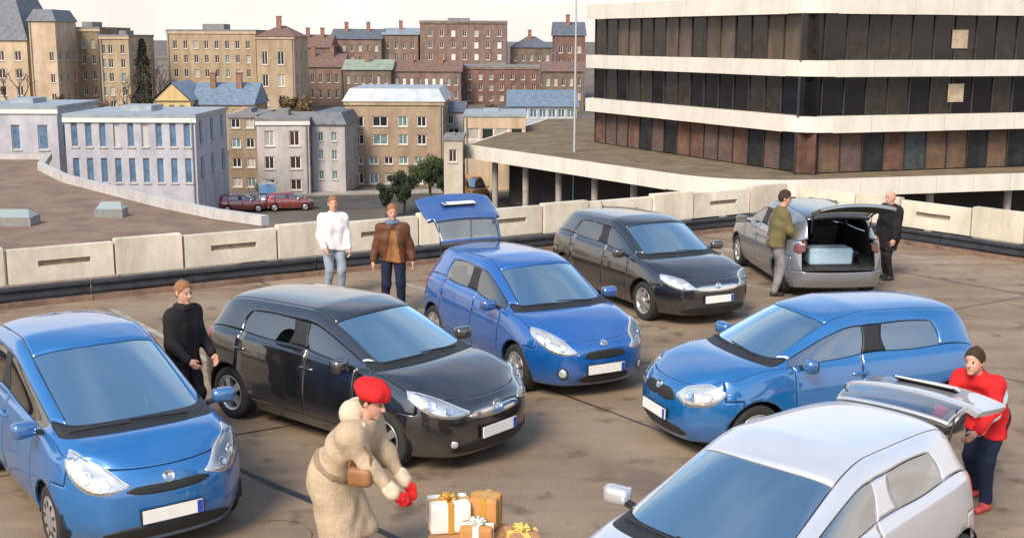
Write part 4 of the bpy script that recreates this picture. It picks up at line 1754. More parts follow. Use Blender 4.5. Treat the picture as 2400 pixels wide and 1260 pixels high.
    for (sx, sy) in ((xB + .12, .36), (xB + .12, -.36)):
        mb = MB()
        vs_, fs = rounded_box(.50, .48, .16, .05)
        mb.add([v + Vector((.12, 0, .42)) for v in vs_], fs, 0, True)
        vs_, fs = rounded_box(.13, .46, .62, .05)
        M = Matrix.Rotation(-R(20), 3, 'Y')
        mb.add([M @ v + Vector((-.20, 0, .74)) for v in vs_], fs, 0, True)
        vs_, fs = rounded_box(.09, .26, .19, .04)
        mb.add([M @ v + Vector((-.345, 0, 1.14)) for v in vs_], fs, 0, True)
        mb.build('seat', SEAT, root, (sx, sy, 0))
    mb = MB()
    vs_, fs = rounded_box(.48, W - .42, .16, .05)
    xb = max(xB - .80, -h + .85)
    bt = .72 if not p.get('fold') else .44
    mb.add([v + Vector((xb, 0, .45)) for v in vs_], fs, 0, True)
    vs_, fs = rounded_box(.14, W - .46, .56, .05)
    mb.add([Matrix.Rotation(-R(20), 3, 'Y') @ v + Vector((xb - .30, 0, bt)) for v in vs_], fs, 0, True)
    for sy in (() if p.get('fold') else (.36, -.36)):
        vs_, fs = rounded_box(.08, .24, .15, .035)
        mb.add([v + Vector((xb - .42, sy, 1.06)) for v in vs_], fs, 0, True)
    mb.build('rear_bench', SEAT, root)
    mb = MB()
    vs_, fs = rounded_box(.62, W - .32, .24, .07)
    mb.add([v + Vector((xw0 - .36, 0, hz1 - .17)) for v in vs_], fs, 0, True)
    mb.box(xw0 - .7, xw0 - .35, -.12, .12, .3, .72)
    mb.build('dashboard', TRIM, root)
    mb = MB()
    ctr = Vector((xw0 - .74, .36, hz1 - .10))
    M = Matrix.Rotation(R(65), 4, 'Y')
    M.translation = ctr
    n = 24
    mb.tube([M @ Vector((.18 * math.cos(2 * math.pi * k / n), .18 * math.sin(2 * math.pi * k / n), 0)) for k in range(n + 1)], .015, 6, 0, False)
    mb.bar(M @ Vector((0, -.17, 0)), M @ Vector((0, .17, 0)), .04, .02)
    mb.build('steering_wheel', BLACK, root)
    mb = MB()
    mb.box(xw1 - .02, xw1 - .005, -.11, .11, H - .16, H - .10)
    mb.build('rear_view_mirror', BLACK, root)
    if p.get('load', True):
        mb = MB()
        mb.box(-h + .30, xb - .36, -w + .20, w - .20, .90, .92)
        if not ta:
            mb.build('parcel_shelf', TRIM, root)
    mb = MB()
    mb.box(-h + .16, xb - .30, -w + .16, w - .16, .50, .53)
    mb.build('boot_floor', TRIM, root)
    # lamps
    fb = objs['front_bumper']
    hl = p.get('hl', dict(st=[(-.26, .66, .665), (-.12, .625, .73), (.05, .625, .79), (.2, .67, .83), (.30, .76, .84)], dx=.32, org=.62))
    for sg in (1, -1):
        d = Vector((-1, -hl.get('skew', .75) * sg, 0)).normalized()
        org = Vector((h - .22, sg * (w - .27), 0))
        st = hl['st']
        fl = -1 if sg > 0 else 1
        # base reflector then the clear lens
        vf = patch(bvh, st, d, org, .003, 22, 8, flip=fl)
        if vf[1]:
            base_ = fix_patch('headlight', vf, LAMP, root, d)
            st2 = [(a * .96, lo + .012, hi - .012) for a, lo, hi in st]
            vf2 = patch(bvh, st2, d, org, .014, 22, 8, flip=fl)
            if vf2[1]:
                fix_patch('headlight_lens', vf2, LENS, base_, d, .006)
            for (aa, zz, rr_) in hl.get('bulbs', ((-.04, .69, .052), (.12, .74, .048))):
                hh = bvh.ray_cast(org + Vector((-d.y, d.x, 0)) * fl * aa - d * 3 + Vector((0, 0, zz)), d, 6)
                if hh[0] is not None:
                    mb = MB()
                    q = hh[1].to_track_quat('Z', 'Y').to_matrix().to_4x4()
                    q.translation = hh[0] + hh[1] * .004
                    mb.lathe([(rr_, 0), (rr_, .006), (rr_ * .86, .006), (rr_ * .55, .001), (.001, .003)], 20, 0, 'z', q)
                    mb.build('headlight_bulb', CHROME, base_)
            ia = hl.get('ind')
            if ia:
                vf3 = patch(bvh, ia, d, org, .0165, 8, 4, flip=fl)
                if vf3[1]:
                    fix_patch('indicator', vf3, AMBER, base_, d, .006)
        # tail lamps
        d = Vector((1, -.8 * sg, 0)).normalized()
        org = Vector((-h + .16, sg * (w - .20), 0))
        tl = p.get('tl', [(-.16, tz - .20, tz - .05), (-.02, tz - .26, tz - .01), (.13, tz - .20, tz - .02)])
        vf = patch(bvh, tl, d, org, .006, 14, 8, flip=fl)
        if vf[1]:
            fix_patch('tail_light', vf, p.get('tlmat', REDL), root, d)
    dF = Vector((-1, 0, 0))
    for gname, st, mt in p.get('front', ()):
        vf = patch(bvh, st, dF, (h, 0, 0), .004, 26, 5)
        if vf[1]:
            fix_patch(gname, vf, mt, fb, dF)
    for sg in (1, -1):
        fy = p.get('fog', (.56, .34, .038))
        d = Vector((-1, -.45 * sg, 0)).normalized()
        hh = bvh.ray_cast(Vector((h - .1, sg * fy[0], fy[1])) - d * 3, d, 6)
        if hh[0] is not None and fy[2] > 0:
            mb = MB()
            q = hh[1].to_track_quat('Z', 'Y').to_matrix().to_4x4()
            q.translation = hh[0]
            r_ = fy[2]
            mb.lathe([(r_ * 1.45, -.004), (r_ * 1.4, .006), (r_ * 1.02, .004)], 20, 1, 'z', q)
            mb.lathe([(r_ * 1.02, .004), (r_ * .9, .009), (.001, .012)], 20, 0, 'z', q)
            mb.build('fog_lamp', [LAMP, BLACK], fb)
    # plates
    def plate(x, z, nrm_sign, parent, off=Vector()):
        d = Vector((-nrm_sign, 0, 0))
        hh = bvh.ray_cast(Vector((x + nrm_sign * 2, 0, z)), d, 6)
        if hh[0] is None:
            return
        mb = MB()
        n_ = hh[1]
        tilt = math.atan2(n_.z, abs(n_.x)) * .6
        mb.box(0, .012, -.26, .26, -.056, .056, 0)
        mb.box(.0125, .0145, .208, .256, -.053, .053, 1)
        mb.box(-.01, -.0005, -.275, .275, -.066, .066, 2)
        o = mb.build('number_plate', [PLATE, PLATEB, BLACK], parent, hh[0] + d * -.016 - off, (0, -tilt * nrm_sign, 0 if nrm_sign > 0 else math.pi))
    plate(h, p.get('plate_z', .45), 1, fb)
    plate(-h, p.get('rplate_z', .76), -1, tg, hinge)
    # badge on the nose
    hh = bvh.ray_cast(Vector((h + 2, 0, p.get('badge_z', hz0 - .05))), Vector((-1, 0, 0)), 6)
    if hh[0] is not None:
        mb = MB()
        q = hh[1].to_track_quat('Z', 'Y').to_matrix().to_4x4()
        q.translation = hh[0]
        mb.lathe([(.052, 0), (.050, .010), (.043, .010), (.040, .006), (.001, .008)], 20, 0, 'z', q)
        mb.build('badge', CHROME, fb)
    # mirrors, handles, wipers
    for sg, key in ((1, '|L'), (-1, '|R')):
        dr = objs.get('front_door' + key)
        vs_, fs = rounded_box(.13, .21, .14, .055)
        mb = MB()
        M = Matrix.Rotation(sg * R(-12), 3, 'Z')
        mb.add([M @ Vector((v.x * (1.0 if v.x < 0 else 1.0), v.y, v.z * (1 + .25 * v.y * sg / .1 * .3))) for v in vs_], fs, 0, True)
        mb.bar((0.0, -sg * .16, -.05), (0, -sg * .06, -.03), .06, .035, 1)
        mb.box(-.069, -.066, -.085, .085, -.05, .05, 2, M.to_4x4())
        xm_ = xw0 - .42
        mb.build('wing_mirror', [p.get('mirror', pm), BLACK, CHROME], root, (xm_, sg * (w + .075), belt(xm_) + .065))
        hs = [('front_door', xB + .17)] + ([('rear_door', max(xC, xrw + RA * .2) + .12)] if doors == 5 else [])
        for dn, hx in hs:
            do = objs.get(dn + key)
            zz = belt(hx) - .12
            hh = bvh.ray_cast(Vector((hx, sg * 3, zz)), Vector((0, -sg, 0)), 5)
            if hh[0] is not None and do is not None:
                mb = MB()
                y = hh[0].y + sg * .022
                mb.tube([(hx - .10, hh[0].y - sg * .004, zz), (hx - .08, y, zz), (hx + .08, y, zz), (hx + .10, hh[0].y - sg * .004, zz)], .014, 8)
                mb.build('door_handle', [p.get('handle', pm)], do)
        if p.get('rub'):
            for dn, xa, xb_ in (('front_door', xw0 - .33, xB + .08),):
                pass
    ws = objs['windscreen']
    dn_ = Vector((0, 0, -1))
    for (y0, y1, x_off) in ((.42, -.10, .0), (-.12, -.60, .0)):
        pts = []
        for k in range(9):
            y = y0 + (y1 - y0) * k / 8
            x = xw0 - .035 - .16 * abs(y) ** 2 - .035 * k / 8
            hh = bvh.ray_cast(Vector((x, y, 3)), dn_, 5)
            if hh[0] is not None:
                pts.append(hh[0] + hh[1] * .014)
        if len(pts) > 2:
            mb = MB()
            mb.tube(pts, .008, 6)
            mb.build('wiper', BLACK, ws)
    mb = MB()
    hh = bvh.ray_cast(Vector((xr + .22, 0, 3)), dn_, 5)
    if hh[0] is not None and p.get('aerial'):
        mb.tube([hh[0], hh[0] + Vector((-.03, 0, .035)), hh[0] + Vector((-.10, 0, .10))], [.016, .008, .004], 6)
        mb.build('aerial', BLACK, root)
    return root

AZURE = paint('azure_paint', (0.004, 0.155, 0.44), 0.35, 0.36)
ROYAL = paint('royal_blue_paint', (0.003, 0.108, 0.40), 0.30, 0.36)
COBALT = paint('cobalt_paint', (0.003, 0.140, 0.40), 0.30, 0.36)
NIGHT = paint('black_paint', (0.008, 0.008, 0.010), 0.15, 0.30)
SILVER = paint('silver_paint', (0.70, 0.70, 0.73), 0.45, 0.36)
GREY = paint('grey_paint', (0.22, 0.235, 0.265), 0.45, 0.36)
GR = BLACK

car_A = dict(name='hatchback', label='azure blue small hatchback with dark grille slot and whitish headlights at the deck edge',
             L=3.75, W=1.66, H=1.57, wb=2.46, fo=.78, ws0=.62, ws1=1.98, hz0=.80, hz1=1.03, b0=.97, b1=1.03, xB=-.48, xC=-1.30, rr=.30, tz=1.05,
             rw=.295, nose=.44, tumble=.20, fog=(.5, .3, 0), paint=AZURE, loc=(-3.96, 11.05, 0), yaw=R(-54), doors=5, rim='cover', badge_z=.735, plate_z=.44,
             hl=dict(st=[(-.27, .70, .715), (-.14, .655, .80), (.02, .65, .885), (.17, .72, .95), (.28, .86, .965)], skew=.75, bulbs=((-.08, .72, .05), (.08, .78, .055))),
             front=(('grille', [(-.36, .655, .665), (-.28, .63, .69), (0, .615, .69), (.28, .63, .69), (.36, .655, .665)], GR),
                    ('lower_intake', [(-.55, .27, .30), (-.45, .24, .345), (0, .235, .36), (.45, .24, .345), (.55, .27, .30)], GR)))
car_B = dict(name='hatchback', label='black compact hatchback parked askew behind the person in the red hat',
             L=4.15, W=1.75, H=1.47, wb=2.56, fo=.84, ws0=.95, ws1=1.78, hz0=.74, hz1=1.0, b0=.95, b1=1.03, xB=-.12, xC=-1.30, rr=.40, tz=1.03,
             rw=.31, nose=.44, paint=NIGHT, loc=(-1.72, 13.2, 0), yaw=R(-40), doors=5, rim='five', plate_z=.42, badge_z=.66,
             hl=dict(st=[(-.28, .64, .66), (-.12, .61, .73), (.06, .63, .80), (.22, .70, .85), (.34, .80, .865)], skew=.75, bulbs=((-.06, .68, .05), (.12, .74, .05))),
             front=(('grille', [(-.38, .60, .61), (-.30, .575, .65), (0, .56, .66), (.30, .575, .65), (.38, .60, .61)], CHROME),
                    ('lower_intake', [(-.58, .26, .29), (-.48, .23, .35), (0, .22, .36), (.48, .23, .35), (.58, .26, .29)], GR)))
car_C = dict(name='hatchback', label='deep royal blue hatchback with its tailgate raised, beside the black hatchback',
             L=4.03, W=1.69, H=1.49, wb=2.51, fo=.84, ws0=.98, ws1=1.72, hz0=.70, hz1=.98, b0=.93, b1=1.02, xB=-.20, xC=-1.20, rr=.40, tz=1.0,
             rw=.30, nose=.44, paint=ROYAL, loc=(.22, 16.0, 0), yaw=R(-62), doors=5, rim='five', plate_z=.40, badge_z=.70, tailgate_open=107, fog=(.56, .36, .05),
             hl=dict(st=[(-.25, .60, .62), (-.12, .585, .71), (.05, .61, .79), (.22, .70, .845), (.36, .81, .86)], skew=.75, bulbs=((-.06, .66, .05), (.12, .72, .05))),
             front=(('grille', [(-.30, .55, .56), (-.24, .53, .61), (0, .52, .625), (.24, .53, .61), (.30, .55, .56)], GR),
                    ('lower_intake', [(-.36, .26, .28), (-.30, .23, .33), (0, .22, .34), (.30, .23, .33), (.36, .26, .28)], GR)))
car_D = dict(name='hatchback', label='black hatchback with blue-striped plate next to the royal blue hatchback',
             L=4.25, W=1.75, H=1.46, wb=2.61, fo=.86, ws0=1.02, ws1=1.80, hz0=.70, hz1=.96, b0=.92, b1=1.0, xB=-.12, xC=-1.25, rr=.44, tz=1.0,
             rw=.31, nose=.44, fog=(.5, .3, 0), paint=NIGHT, aerial=True, loc=(2.28, 20.0, 0), yaw=R(-64), doors=5, rim='seven', plate_z=.44, badge_z=.64,
             hl=dict(st=[(-.26, .60, .62), (-.12, .585, .71), (.05, .61, .76), (.20, .67, .79), (.30, .74, .80)], skew=.75, bulbs=((-.08, .65, .05), (.08, .69, .05))),
             front=(('grille', [(-.40, .60, .61), (-.30, .56, .645), (0, .545, .65), (.30, .56, .645), (.40, .60, .61)], CHROME),
                    ('lower_intake', [(-.6, .24, .27), (-.5, .21, .33), (0, .20, .34), (.5, .21, .33), (.6, .24, .27)], GR)))
car_E = dict(name='estate_car', label='grey car seen from behind with its black-lined tailgate open',
             L=4.25, W=1.74, H=1.50, wb=2.60, fo=.86, ws0=1.0, ws1=1.78, hz0=.72, hz1=.98, b0=.94, b1=1.02, xB=-.10, xC=-1.40, rr=.30, tz=1.02,
             rw=.31, nose=.42, fold=True, roofmat=NIGHT, tlmat=mat('tail_lamp_smoked', (.12, .014, .012), .2, coat=1.0), tl=[(-.12, .84, .95), (-.02, .80, .98), (.08, .84, .97)], paint=GREY, loc=(5.40, 22.05, 0), yaw=R(95), doors=5, rim='five', tailgate_open=94,
             front=(('grille', [(-.36, .60, .61), (0, .56, .65), (.36, .60, .61)], GR),))
car_F = dict(name='hatchback', label='cobalt blue three-door hatchback with twin dark grilles',
             L=3.90, W=1.65, H=1.48, wb=2.46, fo=.80, ws0=.92, ws1=1.66, hz0=.76, hz1=1.0, b0=.94, b1=.99, xB=-.28, xC=-1.35, rr=.36, tz=1.0,
             rw=.30, nose=.46, fog=(.5, .3, 0), sideglass=GLASSP, paint=COBALT, loc=(3.40, 13.18, 0), yaw=R(-160), doors=3, rim='cover', plate_z=.43, badge_z=.70,
             hl=dict(st=[(-.26, .66, .68), (-.16, .60, .76), (.0, .585, .80), (.16, .615, .81), (.28, .72, .76)], skew=.80, bulbs=((-.08, .69, .062), (.10, .70, .062))),
             front=(('grille', [(-.34, .62, .63), (-.26, .59, .70), (-.06, .585, .71), (0, .60, .69), (.06, .585, .71), (.26, .59, .70), (.34, .62, .63)], GR),
                    ('lower_intake', [(-.5, .27, .29), (-.42, .24, .34), (0, .235, .345), (.42, .24, .34), (.5, .27, .29)], GR)))
car_G = dict(name='hatchback', label='silver three-door hatchback with its tailgate open towards the person in red',
             L=3.85, W=1.70, H=1.46, wb=2.46, fo=.82, ws0=.80, ws1=1.72, hz0=.72, hz1=.98, b0=.93, b1=1.05, xB=-.25, xC=-1.30, rr=.34, tz=1.02,
             rw=.30, nose=.44, pillarmat=SILVER, sideglass=GLASSP, paint=SILVER, loc=(1.95, 8.33, 0), yaw=R(-135), doors=3, rim='five', tailgate_open=72,
             front=(('grille', [(-.34, .60, .61), (0, .55, .65), (.34, .60, .61)], GR),))
CARS = {k: make_car(c) for k, c in dict(A=car_A, B=car_B, C=car_C, D=car_D, E=car_E, F=car_F, G=car_G).items()}

# ---------------------------------------------------------------- people
def snets(fn, lo, hi, h):
    lo, hi = np.array(lo), np.array(hi)
    n = np.maximum(4, np.ceil((hi - lo) / h).astype(int) + 1)
    ax = [lo[i] + h * np.arange(n[i]) for i in range(3)]
    X, Y, Z = np.meshgrid(*ax, indexing='ij')
    f = fn(np.stack([X, Y, Z], -1).reshape(-1, 3)).reshape(n)
    ins = f < 0
    cor = [(i, j, k) for i in (0, 1) for j in (0, 1) for k in (0, 1)]

    def sl(a, c):
        return a[c[0]:n[0] - 1 + c[0], c[1]:n[1] - 1 + c[1], c[2]:n[2] - 1 + c[2]]

    acc = np.zeros((n[0] - 1, n[1] - 1, n[2] - 1, 3))
    cnt = np.zeros((n[0] - 1, n[1] - 1, n[2] - 1))
    for a in cor:
        for d in range(3):
            if a[d] == 0:
                b = list(a)
                b[d] = 1
                fa, fb = sl(f, a), sl(f, b)
                m = (fa < 0) != (fb < 0)
                den = np.where(np.abs(fa - fb) < 1e-9, 1e-9, fa - fb)
                t = np.where(m, fa / den, 0)
                for e in range(3):
                    acc[..., e] += np.where(m, a[e] + (t if e == d else 0), 0)
                cnt += m
    act = cnt > 0
    idx = -np.ones(act.shape, int)
    idx[act] = np.arange(act.sum())
    ijk = np.argwhere(act)
    verts = lo + h * (ijk + acc[act] / cnt[act][:, None])
    faces = []
    for d in range(3):
        e1, e2 = (d + 1) % 3, (d + 2) % 3
        A = [slice(1, n[i] - 1) for i in range(3)]
        A[d] = slice(0, n[d] - 1)
        B = list(A)
        B[d] = slice(1, n[d])
        ia, ib = ins[tuple(A)], ins[tuple(B)]
        for flag in (True, False):
            m = (ia & ~ib) if flag else (~ia & ib)
            p = np.argwhere(m)
            if len(p) == 0:
                continue
            off_ = np.array([1, 1, 1])
            off_[d] = 0
            p = p + off_
            q = []
            for (u, v) in ((1, 1), (0, 1), (0, 0), (1, 0)):
                c = p.copy()
                c[:, e1] -= u
                c[:, e2] -= v
                q.append(idx[c[:, 0], c[:, 1], c[:, 2]])
            q = np.stack(q, 1)
            if not flag:
                q = q[:, ::-1]
            faces.append(q)
    F = np.concatenate(faces) if faces else np.zeros((0, 4), int)
    return verts, F


def cap(p, a, b, ra, rb):
    a, b = np.array(a), np.array(b)
    ab = b - a
    t = np.clip(((p - a) @ ab) / max(1e-9, ab @ ab), 0, 1)
    return np.linalg.norm(p - (a + t[:, None] * ab), axis=1) - (ra + (rb - ra) * t)


def ell(p, c, r, M=None):
    q = p - np.array(c)
    if M is not None:
        q = q @ np.array(M)
    r = np.array(r)
    k0 = np.linalg.norm(q / r, axis=1)
    k1 = np.linalg.norm(q / (r * r), axis=1)
    return k0 * (k0 - 1) / np.maximum(k1, 1e-6)


def smin(ds, k=.03):
    d = ds[0]
    for e in ds[1:]:
        h_ = np.clip(.5 + .5 * (e - d) / k, 0, 1)
        d = e + (d - e) * h_ - k * h_ * (1 - h_)
    return d


def folds(p, amp, seed, fr=(22, 40)):
    rg = np.random.RandomState(seed)
    out_ = np.zeros(len(p))
    for i in range(6):
        v = rg.normal(size=3) * np.array([1, 1, .8])
        v = v / np.linalg.norm(v) * rg.uniform(*fr)
        w_ = rg.normal(size=3) * 6
        out_ += np.sin(p @ v + 1.4 * np.sin(p @ w_ + rg.rand() * 6) + rg.rand() * 6)
    return out_ * amp / 3


def ik(a, c, l1, l2, pole):
    a, c = Vector(a), Vector(c)
    d = c - a
    L_ = min(d.length, (l1 + l2) * .995)
    d.normalize()
    c = a + d * L_
    x = (l1 * l1 - l2 * l2 + L_ * L_) / (2 * L_)
    hh = math.sqrt(max(0, l1 * l1 - x * x))
    pl_ = Vector(pole)
    pl_ = (pl_ - d * pl_.dot(d))
    if pl_.length < 1e-4:
        pl_ = Vector((0, 0, -1))
    return a + d * x + pl_.normalized() * hh, c


def np_mesh(name, vf_list, mats, parent, mat_fn=None):
    V_, F_ = [], []
    o = 0
    for v, f in vf_list:
        V_.append(v)
        F_.append(f + o)
        o += len(v)
    V_, F_ = np.concatenate(V_), np.concatenate(F_)
    me = bpy.data.meshes.new(name)
    me.from_pydata(V_.tolist(), [], F_.tolist())
    for m in mats:
        me.materials.append(m)
    me.polygons.foreach_set('use_smooth', [True] * len(F_))
    if mat_fn is not None:
        c = V_[F_].mean(1)
        me.polygons.foreach_set('material_index', mat_fn(c).astype(int).tolist())
    me.update()
    return link(name, me, parent)


SKIN = mat('skin', (.56, .30, .21), .6, var=.1, scale=14)


def fabric(name, c, rough=.85, var=.14):
    return mat(name, c, rough, var=var, scale=9, bump=.25, bscale=120, spec=.25)


def person(label, loc, yaw, height=1.76, lean=0, hands=None, feet=None, jacket=None, trousers=None, shoes=None, hair=None, hem=.80, coat_r=.0,
           head=(0, 0), group=None, hood=None, scarf=None, glove=None, twist=0, face_mats=None, bald=False, band=None, front=None, hatfn=None, seed=1, beard=None, cuff=None, pad=.0, flare=False, belt=None):
    s = height / 1.76
    root = empty('person', loc, R(yaw))
    tag(root, label, 'person', group)
    le = R(lean)
    sp = Vector((math.sin(le), 0, math.cos(le)))
    fw_ = Vector((math.cos(le), 0, -math.sin(le)))
    feet = feet or ((.03, .11), (-.04, -.11))
    ps = Vector((-.10 * math.sin(le) * 1.6, 0, .93 - .05 * abs(math.sin(le)))) * s
    chest = ps + sp * .30 * s
    nb = ps + sp * .515 * s
    tw = Matrix.Rotation(R(twist), 3, 'Z')
    hd_dir = (sp + Vector((0, 0, .6)) + fw_ * .12).normalized()
    hc = nb + hd_dir * .185 * s
    hyaw, hpit = head
    HM = Matrix.Rotation(R(hyaw), 3, 'Z') @ Matrix.Rotation(R(hpit), 3, 'Y')
    sh = [nb - sp * .065 * s + tw @ Vector((0, sg * .175 * s, 0)) for sg in (1, -1)]
    hp = [ps + Vector((0, sg * .095 * s, -.02 * s)) for sg in (1, -1)]
    an = [Vector((feet[i][0], feet[i][1], (feet[i][2] if len(feet[i]) > 2 else 0) + .085)) * 1.0 for i in (0, 1)]
    kn = []
    for i in (0, 1):
        k_, a_ = ik(hp[i], an[i], .43 * s, .42 * s, (1, 0, .1))
        kn.append(k_)
        an[i] = a_
    hands = hands or ((.10, .26, .78), (.10, -.26, .78))
    el, wr_ = [], []
    for i in (0, 1):
        e_, w_ = ik(sh[i], Vector(hands[i]), .285 * s, .255 * s, (-.6, .5 * (1 if i == 0 else -1), -.5))
        el.append(e_)
        wr_.append(w_)

    def torso(p, g):
        ds = []
        for sg in (1, -1):
            ds.append(cap(p, ps + Vector((0, sg * .075 * s, -.05)), chest + Vector((0, sg * .085 * s, 0)), (.105 + g) * s, (.112 + g) * s))
            ds.append(cap(p, chest + Vector((0, sg * .085 * s, 0)), nb - sp * .10 * s + Vector((0, sg * .10 * s, 0)), (.112 + g) * s, (.085 + g) * s))
        ds.append(cap(p, sh[0], sh[1], (.062 + g) * s, (.062 + g) * s))
        return ds

    def arms(p, g, end=1.0):
        ds = []
        for i in (0, 1):
            ds.append(cap(p, sh[i], el[i], (.058 + g) * s, (.046 + g) * s))
            ds.append(cap(p, el[i], el[i].lerp(wr_[i], end), (.046 + g) * s, (.034 + g) * s))
        return ds

    def legs(p, g, end=1.0):
        ds = []
        for i in (0, 1):
            ds.append(cap(p, hp[i], kn[i], (.088 + g) * s, (.060 + g) * s))
            ds.append(cap(p, kn[i], kn[i].lerp(an[i], end), (.060 + g) * s, (.042 + g) * s))
        return ds

    HMn = np.array(HM)

    def headf(p):
        q = (p - np.array(hc)) @ HMn
        ds = [ell(q, (-.008, 0, .018), np.array((.100, .078, .112)) * s), ell(q, (.028, 0, -.048), np.array((.066, .056, .070)) * s)]
        d = smin(ds, .03)
        nose = cap(q, (.086 * s, 0, .012 * s), (.112 * s, 0, -.022 * s), .009 * s, .014 * s)
        chin = ell(q, (.072 * s, 0, -.098 * s), (.022 * s, .026 * s, .02 * s))
        d = smin([d, nose, chin], .015)
        for sg in (1, -1):
            d = smin([d, ell(q, (-.008 * s, sg * .080 * s, 0), (.020 * s, .010 * s, .034 * s))], .008)
            eye = ell(q, (.088 * s, sg * .033 * s, .016 * s), (.02, .019, .013))
            d = np.maximum(d, -(eye + .004)) if False else d + .006 * np.exp(-(eye / .012) ** 2) * (eye < .03)
        lips = ell(q, (.086 * s, 0, -.062 * s), (.012 * s, .026 * s, .008 * s))
        return smin([d, lips], .006)

    def bodyf(p):
        ds = torso(p, -.012) + arms(p, -.008) + legs(p, -.008) + [cap(p, nb - sp * .03, hc - hd_dir * .05 * s, .058 * s, .052 * s)]
        d = smin(ds, .035)
        return smin([d, headf(p)], .02)

    allp = [ps, chest, nb, hc, *sh, *el, *wr_, *kn, *an]
    lo = np.array([min(v[i] for v in allp) for i in range(3)]) - .26
    hi = np.array([max(v[i] for v in allp) for i in range(3)]) + .26
    lo[2] = max(lo[2], .03)
    meshes = [snets(bodyf, lo, hi, .017)]
    # finer head laid over the coarse one (same surface)
    meshes.append(snets(lambda p: np.maximum(headf(p) - .0012, -(p - np.array(hc)) @ np.array(hd_dir) - .12 * s), np.array(hc) - .17, np.array(hc) + .17, .008))
    gl = []
    # hands with five fingers
    for i in (0, 1):
        sg = 1 if i == 0 else -1
        d = (wr_[i] - el[i]).normalized()
        palm_n = Vector((0, -sg, 0))
        palm_n = (palm_n - d * palm_n.dot(d)).normalized()      # towards the body
        ac = d.cross(palm_n).normalized() * (-sg if False else 1)
        if ac.x < 0:
            ac = -ac                                             # thumb side points forward
        w0 = wr_[i]
        pc = w0 + d * .05 * s
        prims = [(w0 - d * .03, pc, .026, .030)]
        for k, (off_k, ln, r_) in enumerate(((.030, .075, .0095), (.010, .082, .0098), (-.010, .076, .0095), (-.029, .060, .0085))):
            b0_ = w0 + d * .085 * s + ac * off_k
            m_ = b0_ + d * ln * .5 + palm_n * .012
            t_ = m_ + d * ln * .36 + palm_n * .034
            prims += [(w0 + d * .04 * s + ac * off_k * .8, b0_, .014, r_ * 1.05), (b0_, m_, r_, r_ * .95), (m_, t_, r_ * .95, r_ * .8)]
        tb = w0 + d * .028 + ac * .026
        tm = tb + d * .034 + ac * .026 + palm_n * .012
        prims += [(tb, tm, .014, .0115), (tm, tm + d * .032 + palm_n * .010 + ac * .006, .0115, .009)]
        g = .004 if glove else 0

        def hf(p, prims=prims, g=g):
            return smin([cap(p, a, b, ra + g, rb + g) for a, b, ra, rb in prims], .008)
        cs = np.array([list(a) for a, *_ in prims] + [list(q[1]) for q in prims])
        vf = snets(hf, cs.min(0) - .03, cs.max(0) + .03, .0065)
        if glove:
            np_mesh('glove', [vf], [glove], root)
        else:
            meshes.append(vf)
    np_mesh('body', meshes, [SKIN], root)
    # eyes
    for sg in (1, -1):
        mb = MB()
        c = hc + HM @ Vector((.089 * s, sg * .033 * s, .016 * s))
        M = Matrix.Translation(c)
        mb.lathe([(.0005, .010), (.007, .007), (.010, 0), (.007, -.007), (.0005, -.010)], 10, 0, 'z', M)
        mb.build('eye', mat('eye_dark', (.05, .035, .03), .2), root)
    # trousers
    def trf(p):
        d = smin([cap(p, ps + Vector((0, .07 * s, 0)), ps + Vector((0, -.07 * s, 0)), .125 * s, .125 * s)] + legs(p, .016, .97), .03)
        return d + folds(p, .006, seed + 50, (25, 45))
    lo2 = np.array([min(v[i] for v in (ps, *kn, *an, *hp)) for i in range(3)]) - .2
    hi2 = np.array([max(v[i] for v in (ps, *kn, *an, *hp)) for i in range(3)]) + .2
    lo2[2] = .045
    np_mesh('trousers', [snets(trf, lo2, hi2, .017)], [trousers], root)
    # shoes
    for i in (0, 1):
        a_ = an[i]
        def shf(p, a_=a_):
            d = smin([cap(p, a_ + Vector((-.04, 0, -.045)), a_ + Vector((.14, 0, -.050)), .042, .036), cap(p, a_ + Vector((0, 0, .0)), a_ + Vector((0, 0, -.04)), .046, .05)], .03)
            return np.maximum(d, (a_.z - .085 + .004) - p[:, 2])
        np_mesh('shoe', [snets(shf, np.array(a_) - np.array([.12, .09, .11]), np.array(a_) + np.array([.22, .09, .09]), .011)], [shoes], root)
    # jacket or coat
    hemz = hem * s

    def jkf(p):
        ds = torso(p, .028 - pad) + arms(p, .022 - pad * .6, .93)
        if hemz < .86 * s:
            if flare:
                bot = (kn[0] + kn[1]) / 2
                bot = Vector((bot.x * .6 + ps.x * .4, 0, hemz - .05))
                for sg in (1, -1):
                    ds.append(cap(p, ps + Vector((.01, sg * .045 * s, .06)), bot + Vector((0, sg * .07 * s, 0)), 
                                  .132 * s, .165 * s))
                for i in (0, 1):
                    ds.append(cap(p, hp[i], hp[i].lerp(kn[i], min(1.15, (hp[i].z - hemz) / max(.1, hp[i].z - kn[i].z))), .125 * s, .115 * s))
            for i, sg in (() if flare else ((0, 1), (1, -1))):
                b_ = hp[i].lerp(kn[i], min(1, (ps.z - hemz) / max(.1, (ps.z - kn[i].z))))
                ds.append(cap(p, ps + Vector((0, sg * .06 * s, 0)), b_ + Vector((0, 0, -.05)), (.118 + coat_r * .4) * s, (.128 + coat_r) * s))
        ds.append(cap(p, nb - sp * .06 * s, nb + hd_dir * .035 * s, .085 * s, .072 * s))
        for i in (0, 1):
            ds.append(cap(p, chest, sh[i], .115 * s, .074 * s))
            ds.append(cap(p, nb - sp * .05 * s, sh[i].lerp(el[i], .15), .075 * s, (.076 - pad) * s))
        d = smin(ds, .045 if hem > .7 else .10) + folds(p, .009 if hem > .7 else .0065, seed)
        d = np.maximum(d, hemz - .02 * np.sin(p[:, 1] * 9) - p[:, 2])
